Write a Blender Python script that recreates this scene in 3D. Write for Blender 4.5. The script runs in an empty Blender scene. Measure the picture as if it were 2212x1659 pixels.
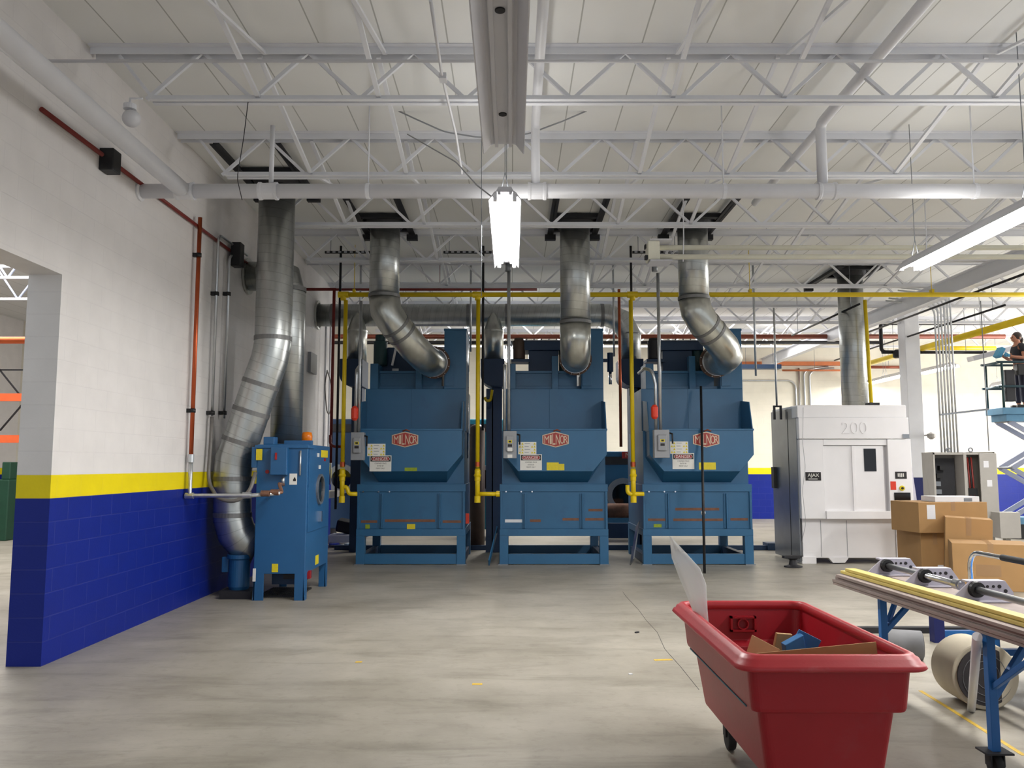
import bpy, bmesh, math, random
from mathutils import Vector, Matrix, Euler
random.seed(7)
scene = bpy.context.scene
COL = scene.collection
V = Vector
# ------------------------------------------------------------------ camera, world, lights, exposure
CAM_H = 1.71
FPX = 1775.0
PITCH = math.atan(175.5 / FPX)
cd = bpy.data.cameras.new('camera'); cam = bpy.data.objects.new('camera', cd); COL.objects.link(cam)
cd.sensor_fit = 'HORIZONTAL'; cd.sensor_width = 36.0; cd.lens = FPX / 2212 * 36.0
cd.clip_start = 0.05; cd.clip_end = 200
cam.location = (0, 0, CAM_H); cam.rotation_euler = (math.pi / 2 + PITCH, 0, 0)
scene.camera = cam
scene.view_settings.view_transform = 'Standard'
scene.view_settings.look = 'None'
scene.view_settings.exposure = 0.25
scene.view_settings.gamma = 1.0
scene.view_settings.use_curve_mapping = False
w = bpy.data.worlds.new('soft_light'); scene.world = w; w.use_nodes = True
bg = w.node_tree.nodes['Background']
bg.inputs[0].default_value = (0.88, 0.94, 1.0, 1)
bg.inputs[1].default_value = 0.76
LAMP_W = 110.0

def soft_light(name, loc, rot, sx, sy, watts, col=(1.0, 0.985, 0.96)):  # bare area lamp, added only for brightness
    ld = bpy.data.lights.new(name, 'AREA'); ld.shape = 'RECTANGLE'; ld.size = sx; ld.size_y = sy; ld.energy = watts; ld.color = col
    o = bpy.data.objects.new(name, ld); COL.objects.link(o); o.location = loc; o.rotation_euler = rot
R90 = math.pi / 2
soft_light('added_right_fill', (19.2, 19.0, 2.4), (0, R90, 0), 4.0, 7.0, 1100)  # added lamp before the solid right wall; no dock door there
soft_light('added_rear_fill', (3.0, 22.5, 5.5), (0, 0, 0), 10.0, 2.2, 400)  # added lamp under the closed deck to brighten the rear bay
soft_light('added_next_room_fill', (-9.5, 14.0, 6.3), (0, 0, 0), 6.0, 8.0, 900)  # added lamp brightening the next room; its ceiling has no opening

def cam_ray(px, py):
    dx = (px - 1106.0) / FPX; v = -(py - 829.5) / FPX
    c, s = math.cos(PITCH), math.sin(PITCH)
    return V((dx, c - v * s, s + v * c))
def P(px, py, Y):                       # picture point on the upright plane y = Y
    d = cam_ray(px, py); t = Y / d.y
    return V((d.x * t, Y, CAM_H + d.z * t))
def G(px, py, z=0.0):                   # picture point on the level plane z
    d = cam_ray(px, py); t = (z - CAM_H) / d.z
    return V((d.x * t, d.y * t, z))
def S(px, py, X):                       # picture point on the upright plane x = X
    d = cam_ray(px, py); t = X / d.x
    return V((X, d.y * t, CAM_H + d.z * t))

# ------------------------------------------------------------------ materials
MATS = {}
def nd(nt, t, **k):
    n = nt.nodes.new(t)
    for a, b in k.items(): setattr(n, a, b)
    return n
def srgb(r, g, b):
    f = lambda c: (c / 255 / 12.92) if c / 255 <= 0.04045 else ((c / 255 + 0.055) / 1.055) ** 2.4
    return (f(r), f(g), f(b), 1)
def mat(name, col, rough=0.5, metal=0.0, var=0.08, nscale=6.0, bump=0.0, spec=0.5, dirt=None, dirt_amt=0.0, coat=0.0):
    m = bpy.data.materials.new(name); m.use_nodes = True; MATS[name] = m
    nt = m.node_tree; b = nt.nodes['Principled BSDF']
    tc = nd(nt, 'ShaderNodeTexCoord'); no = nd(nt, 'ShaderNodeTexNoise')
    no.inputs['Scale'].default_value = nscale; no.inputs['Detail'].default_value = 5
    nt.links.new(tc.outputs['Object'], no.inputs['Vector'])
    mx = nd(nt, 'ShaderNodeMixRGB')
    c2 = tuple(max(0, c * (1 - 2 * var)) for c in col[:3]) + (1,)
    c3 = tuple(min(1, c * (1 + var)) for c in col[:3]) + (1,)
    mx.inputs[1].default_value = c2; mx.inputs[2].default_value = c3
    nt.links.new(no.outputs['Fac'], mx.inputs[0])
    out = mx.outputs[0]
    if dirt:
        n2 = nd(nt, 'ShaderNodeTexNoise'); n2.inputs['Scale'].default_value = nscale * 0.7; n2.inputs['Detail'].default_value = 8
        n2.inputs['Roughness'].default_value = 0.7
        rp = nd(nt, 'ShaderNodeValToRGB'); rp.color_ramp.elements[0].position = 0.56; rp.color_ramp.elements[1].position = 0.72
        ml = nd(nt, 'ShaderNodeMath', operation='MULTIPLY'); ml.inputs[1].default_value = dirt_amt
        nt.links.new(tc.outputs['Object'], n2.inputs['Vector']); nt.links.new(n2.outputs['Fac'], rp.inputs[0])
        nt.links.new(rp.outputs[0], ml.inputs[0])
        m2 = nd(nt, 'ShaderNodeMixRGB'); m2.inputs[2].default_value = dirt
        nt.links.new(ml.outputs[0], m2.inputs[0]); nt.links.new(out, m2.inputs[1]); out = m2.outputs[0]
    nt.links.new(out, b.inputs['Base Color'])
    b.inputs['Roughness'].default_value = rough; b.inputs['Metallic'].default_value = metal
    b.inputs['Specular IOR Level'].default_value = spec
    b.inputs['Coat Weight'].default_value = coat
    if bump:
        bp = nd(nt, 'ShaderNodeBump'); bp.inputs['Strength'].default_value = bump; bp.inputs['Distance'].default_value = 0.01
        n3 = nd(nt, 'ShaderNodeTexNoise'); n3.inputs['Scale'].default_value = nscale * 8
        nt.links.new(tc.outputs['Object'], n3.inputs['Vector'])
        nt.links.new(n3.outputs['Fac'], bp.inputs['Height']); nt.links.new(bp.outputs[0], b.inputs['Normal'])
    return m

def emit(name, col, strength):
    m = bpy.data.materials.new(name); m.use_nodes = True; MATS[name] = m
    nt = m.node_tree; nt.nodes.remove(nt.nodes['Principled BSDF'])
    e = nd(nt, 'ShaderNodeEmission'); e.inputs[0].default_value = col; e.inputs[1].default_value = strength
    nt.links.new(e.outputs[0], nt.nodes['Material Output'].inputs[0]); return m

def block_wall(name, axis, band=True, base=srgb(232, 228, 226)):
    """painted concrete block: axis 'Y' for a wall that runs along y, 'X' along x"""
    m = bpy.data.materials.new(name); m.use_nodes = True; MATS[name] = m
    nt = m.node_tree; b = nt.nodes['Principled BSDF']; L = nt.links.new
    tc = nd(nt, 'ShaderNodeTexCoord'); sp = nd(nt, 'ShaderNodeSeparateXYZ'); cb = nd(nt, 'ShaderNodeCombineXYZ')
    L(tc.outputs['Object'], sp.inputs[0]); L(sp.outputs[axis], cb.inputs[0]); L(sp.outputs['Z'], cb.inputs[1])
    br = nd(nt, 'ShaderNodeTexBrick'); br.offset = 0.5
    for k, v_ in (('Scale', 1.0), ('Mortar Size', 0.006), ('Mortar Smooth', 0.4), ('Brick Width', 0.4064), ('Row Height', 0.2032)):
        br.inputs[k].default_value = v_
    L(cb.outputs[0], br.inputs['Vector'])
    out = None
    if band:
        def step(z):
            g = nd(nt, 'ShaderNodeMath', operation='GREATER_THAN'); g.inputs[1].default_value = z
            L(sp.outputs['Z'], g.inputs[0]); return g.outputs[0]
        m1 = nd(nt, 'ShaderNodeMixRGB'); m1.inputs[1].default_value = srgb(0, 30, 132); m1.inputs[2].default_value = srgb(238, 216, 0)
        L(step(1.4224), m1.inputs[0])
        m2 = nd(nt, 'ShaderNodeMixRGB'); m2.inputs[2].default_value = base
        L(step(1.6256), m2.inputs[0]); L(m1.outputs[0], m2.inputs[1]); out = m2.outputs[0]
    else:
        rgb = nd(nt, 'ShaderNodeRGB'); rgb.outputs[0].default_value = base; out = rgb.outputs[0]
    no = nd(nt, 'ShaderNodeTexNoise'); no.inputs['Scale'].default_value = 3.0; no.inputs['Detail'].default_value = 6
    L(tc.outputs['Object'], no.inputs['Vector'])
    hs = nd(nt, 'ShaderNodeMixRGB', blend_type='MULTIPLY'); hs.inputs[0].default_value = 0.18
    L(out, hs.inputs[1]); L(no.outputs['Fac'], hs.inputs[2])
    # worn joints: a little lighter in the blue, a little darker in the white
    jm = nd(nt, 'ShaderNodeMixRGB'); jm.inputs[2].default_value = (0.30, 0.30, 0.36, 1)
    jf = nd(nt, 'ShaderNodeMath', operation='MULTIPLY'); jf.inputs[1].default_value = 0.09
    n2 = nd(nt, 'ShaderNodeTexNoise'); n2.inputs['Scale'].default_value = 2.2
    L(tc.outputs['Object'], n2.inputs['Vector'])
    jf2 = nd(nt, 'ShaderNodeMath', operation='MULTIPLY'); L(br.outputs['Fac'], jf2.inputs[0]); L(n2.outputs['Fac'], jf2.inputs[1])
    L(jf2.outputs[0], jf.inputs[0]); L(jf.outputs[0], jm.inputs[0]); L(hs.outputs[0], jm.inputs[1])
    L(jm.outputs[0], b.inputs['Base Color'])
    b.inputs['Roughness'].default_value = 0.48; b.inputs['Specular IOR Level'].default_value = 0.3
    inv = nd(nt, 'ShaderNodeMath', operation='SUBTRACT'); inv.inputs[0].default_value = 1.0; L(br.outputs['Fac'], inv.inputs[1])
    n3 = nd(nt, 'ShaderNodeTexNoise'); n3.inputs['Scale'].default_value = 55; L(tc.outputs['Object'], n3.inputs['Vector'])
    ad = nd(nt, 'ShaderNodeMath', operation='MULTIPLY_ADD'); ad.inputs[1].default_value = 0.35
    L(n3.outputs['Fac'], ad.inputs[0]); L(inv.outputs[0], ad.inputs[2])
    bp = nd(nt, 'ShaderNodeBump'); bp.inputs['Strength'].default_value = 0.35; bp.inputs['Distance'].default_value = 0.006
    L(ad.outputs[0], bp.inputs['Height']); L(bp.outputs[0], b.inputs['Normal'])
    return m

def concrete_floor():
    m = bpy.data.materials.new('sealed_concrete'); m.use_nodes = True; MATS['floor'] = m
    nt = m.node_tree; b = nt.nodes['Principled BSDF']; L = nt.links.new
    tc = nd(nt, 'ShaderNodeTexCoord')
    def noise(s, det=6, rough=0.6, vec=None, dist=0.0):
        n = nd(nt, 'ShaderNodeTexNoise'); n.inputs['Scale'].default_value = s; n.inputs['Detail'].default_value = det
        n.inputs['Roughness'].default_value = rough; n.inputs['Distortion'].default_value = dist
        L(vec or tc.outputs['Object'], n.inputs['Vector']); return n.outputs['Fac']
    def ramp(src, a, b_, ca, cb_):
        r = nd(nt, 'ShaderNodeValToRGB'); e = r.color_ramp.elements
        e[0].position = a; e[1].position = b_; e[0].color = ca; e[1].color = cb_
        L(src, r.inputs[0]); return r.outputs[0]
    base = ramp(noise(0.7, 8, 0.65), 0.3, 0.72, srgb(140, 134, 122), srgb(174, 168, 156))
    def mul(c, src, a, b_, lo, f=1.0):
        x = nd(nt, 'ShaderNodeMixRGB', blend_type='MULTIPLY'); x.inputs[0].default_value = f
        L(c, x.inputs[1]); L(ramp(src, a, b_, lo, (1, 1, 1, 1)), x.inputs[2]); return x.outputs[0]
    mp = nd(nt, 'ShaderNodeMapping'); mp.inputs['Rotation'].default_value = (0, 0, 0.5); mp.inputs['Scale'].default_value = (0.5, 2.2, 1)
    L(tc.outputs['Object'], mp.inputs[0])
    c = mul(base, noise(1.4, 9, 0.7, mp.outputs[0], 0.6), 0.30, 0.50, (0.62, 0.61, 0.58, 1), 0.85)
    c = mul(c, noise(9, 6, 0.7), 0.34, 0.46, (0.80, 0.79, 0.77, 1), 0.6)
    c = mul(c, noise(0.45, 5, 0.6, None, 0.8), 0.36, 0.58, (0.80, 0.79, 0.76, 1), 0.7)
    L(c, b.inputs['Base Color'])
    rr = nd(nt, 'ShaderNodeMapRange'); rr.inputs['To Min'].default_value = 0.30; rr.inputs['To Max'].default_value = 0.52
    L(noise(1.8, 6, 0.6), rr.inputs['Value']); L(rr.outputs[0], b.inputs['Roughness'])
    b.inputs['Specular IOR Level'].default_value = 0.4
    bp = nd(nt, 'ShaderNodeBump'); bp.inputs['Strength'].default_value = 0.08; bp.inputs['Distance'].default_value = 0.01
    L(noise(30, 4), bp.inputs['Height']); L(bp.outputs[0], b.inputs['Normal'])
    return m

def roof_deck():
    m = bpy.data.materials.new('painted_roof_deck'); m.use_nodes = True; MATS['deck'] = m
    nt = m.node_tree; b = nt.nodes['Principled BSDF']; L = nt.links.new
    tc = nd(nt, 'ShaderNodeTexCoord'); sp = nd(nt, 'ShaderNodeSeparateXYZ'); L(tc.outputs['Object'], sp.inputs[0])
    dv = nd(nt, 'ShaderNodeMath', operation='DIVIDE'); dv.inputs[1].default_value = 0.61; L(sp.outputs['X'], dv.inputs[0])
    fr = nd(nt, 'ShaderNodeMath', operation='FRACT'); L(dv.outputs[0], fr.inputs[0])
    lt = nd(nt, 'ShaderNodeMath', operation='LESS_THAN'); lt.inputs[1].default_value = 0.022; L(fr.outputs[0], lt.inputs[0])
    no = nd(nt, 'ShaderNodeTexNoise'); no.inputs['Scale'].default_value = 0.8; no.inputs['Detail'].default_value = 5; L(tc.outputs['Object'], no.inputs['Vector'])
    rp = nd(nt, 'ShaderNodeValToRGB'); rp.color_ramp.elements[0].color = srgb(226, 226, 224); rp.color_ramp.elements[1].color = srgb(240, 240, 238)
    L(no.outputs['Fac'], rp.inputs[0])
    mx = nd(nt, 'ShaderNodeMixRGB'); mx.inputs[2].default_value = srgb(182, 182, 178)
    L(lt.outputs[0], mx.inputs[0]); L(rp.outputs[0], mx.inputs[1]); L(mx.outputs[0], b.inputs['Base Color'])
    b.inputs['Roughness'].default_value = 0.8; b.inputs['Specular IOR Level'].default_value = 0.2
    return m

def spiral_metal(name, col, rough, seam=True):
    m = bpy.data.materials.new(name); m.use_nodes = True; MATS[name] = m
    nt = m.node_tree; b = nt.nodes['Principled BSDF']; L = nt.links.new
    uv = nd(nt, 'ShaderNodeTexCoord'); sp = nd(nt, 'ShaderNodeSeparateXYZ'); L(uv.outputs['UV'], sp.inputs[0])
    no = nd(nt, 'ShaderNodeTexNoise'); no.inputs['Scale'].default_value = 9; no.inputs['Detail'].default_value = 6
    mp = nd(nt, 'ShaderNodeMapping'); mp.inputs['Scale'].default_value = (1, 1, 0.35); L(uv.outputs['Object'], mp.inputs[0]); L(mp.outputs[0], no.inputs['Vector'])
    rp = nd(nt, 'ShaderNodeValToRGB'); rp.color_ramp.elements[0].position = 0.3; rp.color_ramp.elements[1].position = 0.7
    rp.color_ramp.elements[0].color = tuple(c * 0.78 for c in col[:3]) + (1,); rp.color_ramp.elements[1].color = col
    L(no.outputs['Fac'], rp.inputs[0]); out = rp.outputs[0]
    if seam:
        dv = nd(nt, 'ShaderNodeMath', operation='MULTIPLY_ADD'); dv.inputs[1].default_value = 1 / 0.125
        L(sp.outputs['Y'], dv.inputs[0]); L(sp.outputs['X'], dv.inputs[2])
        fr = nd(nt, 'ShaderNodeMath', operation='FRACT'); L(dv.outputs[0], fr.inputs[0])
        lt = nd(nt, 'ShaderNodeMath', operation='LESS_THAN'); lt.inputs[1].default_value = 0.07; L(fr.outputs[0], lt.inputs[0])
        mx = nd(nt, 'ShaderNodeMixRGB'); mx.inputs[2].default_value = tuple(c * 0.5 for c in col[:3]) + (1,)
        f = nd(nt, 'ShaderNodeMath', operation='MULTIPLY'); f.inputs[1].default_value = 0.5; L(lt.outputs[0], f.inputs[0])
        L(f.outputs[0], mx.inputs[0]); L(out, mx.inputs[1]); out = mx.outputs[0]
        bp = nd(nt, 'ShaderNodeBump'); bp.inputs['Strength'].default_value = 0.4; bp.inputs['Distance'].default_value = 0.006
        L(lt.outputs[0], bp.inputs['Height']); L(bp.outputs[0], b.inputs['Normal'])
    L(out, b.inputs['Base Color']); b.inputs['Metallic'].default_value = 0.92; b.inputs['Roughness'].default_value = rough
    return m

DRY = srgb(42, 98, 138)
mat('white_steel', srgb(230, 231, 236), 0.45, 0, 0.05, 3)
mat('white_pipe', srgb(222, 222, 226), 0.40, 0, 0.05, 3)
mat('dryer_blue', DRY, 0.42, 0, 0.10, 2.5, 0.06, 0.5, srgb(30, 62, 100), 0.35)
mat('dryer_dark', srgb(28, 58, 92), 0.5, 0, 0.12, 3)
mat('machine_blue', srgb(34, 90, 138), 0.42, 0, 0.08, 3, 0.05)
mat('frame_blue', srgb(20, 98, 168), 0.45, 0, 0.10, 8)
mat('teal', srgb(28, 110, 130), 0.5, 0, 0.1, 4)
mat('motor_green', srgb(24, 62, 66), 0.5, 0, 0.1, 6)
mat('navy', srgb(10, 24, 92), 0.45, 0, 0.1, 4)
mat('gas_yellow', srgb(232, 200, 6), 0.42, 0, 0.08, 5)
mat('label_yellow', srgb(225, 205, 30), 0.5, 0, 0.12, 40)
mat('label_green', srgb(150, 170, 30), 0.6, 0, 0.3, 60)
mat('label_white', srgb(228, 226, 220), 0.45, 0, 0.03, 20)
mat('ink', srgb(32, 28, 30), 0.6, 0, 0.05)
mat('danger_red', srgb(150, 20, 28), 0.5, 0, 0.05)
mat('tag_red', srgb(226, 60, 34), 0.5, 0, 0.08)
mat('badge_red', srgb(160, 48, 40), 0.4, 0, 0.15, 20)
mat('badge_face', srgb(206, 186, 160), 0.35, 0.2, 0.1, 20)
mat('chrome', (0.8, 0.8, 0.82, 1), 0.18, 1, 0.05, 8)
mat('conduit', (0.62, 0.64, 0.66, 1), 0.35, 0.9, 0.1, 10)
mat('steel_grey', srgb(140, 144, 150), 0.4, 0.6, 0.12, 6)
mat('grey_paint', srgb(150, 152, 156), 0.45, 0, 0.06, 6)
mat('cabinet_grey', srgb(172, 168, 162), 0.5, 0, 0.05, 6)
mat('dark_steel', srgb(46, 46, 50), 0.6, 0.3, 0.15, 6)
mat('black_pipe', srgb(24, 24, 28), 0.45, 0.2, 0.1, 10)
mat('black', srgb(18, 18, 20), 0.5, 0, 0.1)
mat('screen_black', srgb(16, 18, 24), 0.12, 0, 0.05)
mat('dark_glass', srgb(10, 14, 16), 0.08, 0, 0.05)
mat('copper', srgb(196, 96, 58), 0.35, 0.75, 0.18, 5)
mat('red_pipe', srgb(126, 40, 34), 0.45, 0.1, 0.15, 6)
mat('brown_pipe', srgb(140, 70, 48), 0.45, 0.3, 0.15, 6)
mat('orange_brown', srgb(196, 112, 66), 0.5, 0.1, 0.12, 6)
mat('orange_steel', srgb(236, 104, 52), 0.5, 0, 0.1, 6)
mat('rust', srgb(128, 88, 68), 0.8, 0.1, 0.3, 14)
mat('red_plastic', srgb(160, 18, 34), 0.42, 0, 0.06, 5, 0.05, 0.5, srgb(150, 60, 70), 0.35)
mat('red_rim', srgb(184, 46, 54), 0.40, 0, 0.10, 7, 0.04, 0.5, srgb(190, 110, 110), 0.4)
mat('cardboard', srgb(170, 132, 86), 0.8, 0, 0.07, 5)
mat('cardboard_dark', srgb(124, 90, 56), 0.85, 0, 0.07, 5)
mat('parcel_tape', srgb(158, 124, 88), 0.3, 0, 0.05, 6)
mat('paper', srgb(226, 226, 230), 0.6, 0, 0.04, 10)
mat('blue_card', srgb(52, 116, 176), 0.5, 0, 0.08, 10)
mat('board_grey', srgb(142, 128, 122), 0.7, 0, 0.15, 9)
mat('yellow_wood', srgb(206, 186, 104), 0.55, 0, 0.12, 9)
mat('bearing', srgb(176, 172, 184), 0.4, 0.15, 0.08, 8)
mat('shaft', (0.55, 0.56, 0.58, 1), 0.28, 0.95, 0.1, 9)
mat('rubber', srgb(26, 26, 28), 0.7, 0, 0.1, 12)
mat('roll_beige', srgb(196, 186, 164), 0.8, 0, 0.08, 8)
mat('roll_dark', srgb(58, 54, 56), 0.85, 0, 0.18, 18)
mat('roll_grey', srgb(120, 120, 122), 0.8, 0, 0.15, 6)
mat('amber', srgb(226, 120, 8), 0.25, 0, 0.15, 12)
mat('machine_white', srgb(240, 238, 240), 0.30, 0, 0.03, 3, 0, 0.5)
mat('panel_steel', (0.26, 0.28, 0.31, 1), 0.30, 0.6, 0.12, 4)
mat('tube_cream', srgb(240, 238, 220), 0.4, 0, 0.06, 4)
mat('reflector', srgb(206, 206, 212), 0.4, 0, 0.03, 5)
mat('lift_blue', srgb(92, 140, 172), 0.45, 0.1, 0.12, 6)
mat('lift_grey', srgb(150, 156, 176), 0.45, 0.3, 0.10, 6)
mat('skin', srgb(176, 120, 96), 0.55, 0, 0.08, 20)
mat('hair', srgb(50, 34, 28), 0.6, 0, 0.2, 40)
mat('shirt_dark', srgb(34, 34, 44), 0.8, 0, 0.1, 20)
mat('trousers', srgb(38, 40, 58), 0.8, 0, 0.1, 20)
mat('motor_brown', srgb(84, 66, 56), 0.5, 0.2, 0.15, 8)
mat('brown_fitting', srgb(142, 104, 84), 0.45, 0.5, 0.2, 12)
mat('flange_brown', srgb(92, 70, 58), 0.5, 0.4, 0.25, 14)
mat('rail_teal', srgb(58, 86, 98), 0.45, 0.1, 0.1, 8)
mat('glove_blue', srgb(72, 150, 190), 0.6, 0, 0.1, 20)
mat('floor_paint', srgb(206, 170, 60), 0.7, 0, 0.25, 30)
mat('green_machine', srgb(22, 66, 46), 0.5, 0, 0.15, 6)
mat('hose', srgb(120, 116, 112), 0.5, 0.2, 0.1, 30)
mat('concrete_jamb', srgb(200, 200, 206), 0.5, 0, 0.04, 4)
spiral_metal('duct', (0.56, 0.58, 0.57, 1), 0.33)
spiral_metal('duct_plain', (0.60, 0.61, 0.57, 1), 0.29, False)
mat('duct_band', (0.24, 0.24, 0.24, 1), 0.5, 0.7, 0.1, 10)
emit('tube_glow', (1.0, 0.98, 0.94, 1), 60.0)
concrete_floor(); roof_deck()
block_wall('wall_block_y', 'Y'); block_wall('wall_block_x', 'X', True, srgb(232, 226, 210))
m_ = bpy.data.materials.new('clear_plastic'); m_.use_nodes = True; MATS['clear_plastic'] = m_
b_ = m_.node_tree.nodes['Principled BSDF']; b_.inputs['Base Color'].default_value = (0.95, 0.95, 0.94, 1)
b_.inputs['Roughness'].default_value = 0.25; b_.inputs['Alpha'].default_value = 0.60; b_.inputs['Subsurface Weight'].default_value = 0.0

# ------------------------------------------------------------------ mesh builder
def fillet(pts, R, n=5):
    pts = [V(p) for p in pts]; out = [pts[0]]
    for i in range(1, len(pts) - 1):
        a, b, c = pts[i - 1], pts[i], pts[i + 1]
        u = (a - b).normalized(); v = (c - b).normalized()
        ang = u.angle(v)
        if ang > 3.10: out.append(b); continue
        d = min(R / math.tan(ang / 2), (a - b).length * 0.49, (c - b).length * 0.49)
        r = d * math.tan(ang / 2)
        cen = b + (u + v).normalized() * (r / math.sin(ang / 2))
        s = b + u * d - cen; e = b + v * d - cen
        tot = s.angle(e); ax = s.cross(e).normalized()
        for k in range(n + 1):
            out.append(cen + Matrix.Rotation(tot * k / n, 3, ax) @ s)
    out.append(pts[-1]); return out

class MB:
    def __init__(s):
        s.bm = bmesh.new(); s.uv = s.bm.loops.layers.uv.new('UVMap'); s.slots = []
    def mi(s, m):
        if m is None: return 0
        if m not in s.slots: s.slots.append(m)
        return s.slots.index(m) + 1
    def f(s, vs, m=None, smooth=False, uvs=None):
        try: fc = s.bm.faces.new(vs)
        except ValueError: return None
        fc.material_index = s.mi(m); fc.smooth = smooth
        if uvs:
            for l, u in zip(fc.loops, uvs): l[s.uv].uv = u
        return fc
    def v(s, p): return s.bm.verts.new(p)
    def bx(s, x0, x1, y0, y1, z0, z1, m=None):
        q = [s.v((x, y, z)) for z in (z0, z1) for x, y in ((x0, y0), (x1, y0), (x1, y1), (x0, y1))]
        for a in ((3, 2, 1, 0), (4, 5, 6, 7), (0, 1, 5, 4), (1, 2, 6, 5), (2, 3, 7, 6), (3, 0, 4, 7)): s.f([q[i] for i in a], m)
        return s
    def ob(s, c, size, rot=(0, 0, 0), m=None):
        R = rot if isinstance(rot, Matrix) else Euler(rot).to_matrix(); c = V(c); hx, hy, hz = (d / 2 for d in size)
        q = [s.v(c + R @ V((x, y, z))) for z in (-hz, hz) for x, y in ((-hx, -hy), (hx, -hy), (hx, hy), (-hx, hy))]
        for a in ((3, 2, 1, 0), (4, 5, 6, 7), (0, 1, 5, 4), (1, 2, 6, 5), (2, 3, 7, 6), (3, 0, 4, 7)): s.f([q[i] for i in a], m)
        return s
    def bar(s, p0, p1, w, h, m=None, up=(0, 0, 1)):
        p0, p1 = V(p0), V(p1); d = p1 - p0; t = d.normalized(); u = V(up)
        if abs(t.dot(u)) > 0.98: u = V((0, 1, 0))
        x = t.cross(u).normalized(); z = x.cross(t)
        return s.ob((p0 + p1) / 2, (w, d.length, h), Matrix((x, t, z)).transposed(), m)
    def angle(s, p0, p1, w, th, m=None, up=(0, 0, 1), sx=1, sz=1):
        """steel angle section"""
        p0, p1 = V(p0), V(p1); t = (p1 - p0).normalized(); u = V(up)
        if abs(t.dot(u)) > 0.98: u = V((0, 1, 0))
        x = t.cross(u).normalized() * sx; z = x.cross(t) * sx * sz
        s.bar(p0 + x * w / 2, p1 + x * w / 2, w, th, m, up); s.bar(p0 + z * w / 2, p1 + z * w / 2, th, w, m, up); return s
    def tube(s, pts, r, n=12, m=None, cap=True, smooth=True):
        pts = [V(p) for p in pts]; N = len(pts); rs = r if isinstance(r, (list, tuple)) else [r] * N
        tin = [(pts[i + 1] - pts[i]).normalized() for i in range(N - 1)]
        ref = V((0, 0, 1)) if abs(tin[0].z) < 0.9 else V((0, -1, 0))
        nrm = (ref - tin[0] * ref.dot(tin[0])).normalized()
        rings = []; L = 0; Ls = []
        for i in range(N):
            if i == 0: t = tin[0]
            elif i == N - 1: t = tin[-1]
            else: t = (tin[i - 1] + tin[i]).normalized()
            if i > 0: L += (pts[i] - pts[i - 1]).length
            Ls.append(L)
            nrm = (nrm - t * nrm.dot(t)).normalized(); bn = t.cross(nrm)
            st = 1.0; bd = None
            if 0 < i < N - 1:
                bd = tin[i] - tin[i - 1]
                if bd.length > 1e-4:
                    bd.normalize(); st = min(2.0, 1 / max(0.3, tin[i].dot(t)))
                else: bd = None
            ring = []
            for k in range(n):
                a = 2 * math.pi * k / n
                o = (nrm * math.cos(a) + bn * math.sin(a)) * rs[i]
                if bd is not None: o = o + bd * o.dot(bd) * (st - 1)
                ring.append(s.v(pts[i] + o))
            rings.append(ring)
        for i in range(N - 1):
            for k in range(n):
                k2 = (k + 1) % n
                s.f([rings[i][k], rings[i][k2], rings[i + 1][k2], rings[i + 1][k]], m, smooth,
                    [(k / n, Ls[i]), ((k + 1) / n, Ls[i]), ((k + 1) / n, Ls[i + 1]), (k / n, Ls[i + 1])])
        if cap: s.f(list(reversed(rings[0])), m); s.f(rings[-1], m)
        return s
    def cyl(s, p0, p1, r, n=16, m=None, r1=None, cap=True):
        return s.tube([p0, p1], [r, r if r1 is None else r1], n, m, cap)
    def ring(s, c, ax, r, w, t=0.01, n=32, m=None):
        """a band round a pipe"""
        c, ax = V(c), V(ax).normalized()
        return s.lathe([(r - 0.004, -w / 2), (r + t, -w / 2), (r + t, w / 2), (r - 0.004, w / 2)], c, ax, n, m, True)
    def lathe(s, prof, c, ax=(0, 0, 1), n=24, m=None, closed=False, smooth=False):
        c, ax = V(c), V(ax).normalized(); ref = V((0, 0, 1)) if abs(ax.z) < 0.9 else V((1, 0, 0))
        x = (ref - ax * ref.dot(ax)).normalized(); y = ax.cross(x)
        rings = [[s.v(c + ax * h + (x * math.cos(2 * math.pi * k / n) + y * math.sin(2 * math.pi * k / n)) * max(r, 1e-4)) for k in range(n)] for r, h in prof]
        idx = range(len(rings)) if closed else range(len(rings) - 1)
        for i in idx:
            a, b = rings[i], rings[(i + 1) % len(rings)]
            for k in range(n): s.f([a[k], a[(k + 1) % n], b[(k + 1) % n], b[k]], m, smooth)
        if not closed: s.f(list(reversed(rings[0])), m); s.f(rings[-1], m)
        return s
    def prism(s, poly, axis, a, b, m=None):
        """poly: 2-D points in the plane across axis ('x': (y,z), 'y': (x,z), 'z': (x,y))"""
        mk = {'x': lambda p, q: (q, p[0], p[1]), 'y': lambda p, q: (p[0], q, p[1]), 'z': lambda p, q: (p[0], p[1], q)}[axis]
        A = [s.v(mk(p, a)) for p in poly]; B = [s.v(mk(p, b)) for p in poly]; n = len(poly)
        s.f(A, m); s.f(list(reversed(B)), m)
        for i in range(n): s.f([A[i], B[i], B[(i + 1) % n], A[(i + 1) % n]], m)
        return s
    def loft(s, rings, m=None, cap=True, closed=True, smooth=False):
        R = [[s.v(p) for p in r] for r in rings]; n = len(R[0])
        for i in range(len(R) - 1):
            for k in range(n if closed else n - 1):
                s.f([R[i][k], R[i][(k + 1) % n], R[i + 1][(k + 1) % n], R[i + 1][k]], m, smooth)
        if cap: s.f(list(reversed(R[0])), m); s.f(R[-1], m)
        return s
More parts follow.
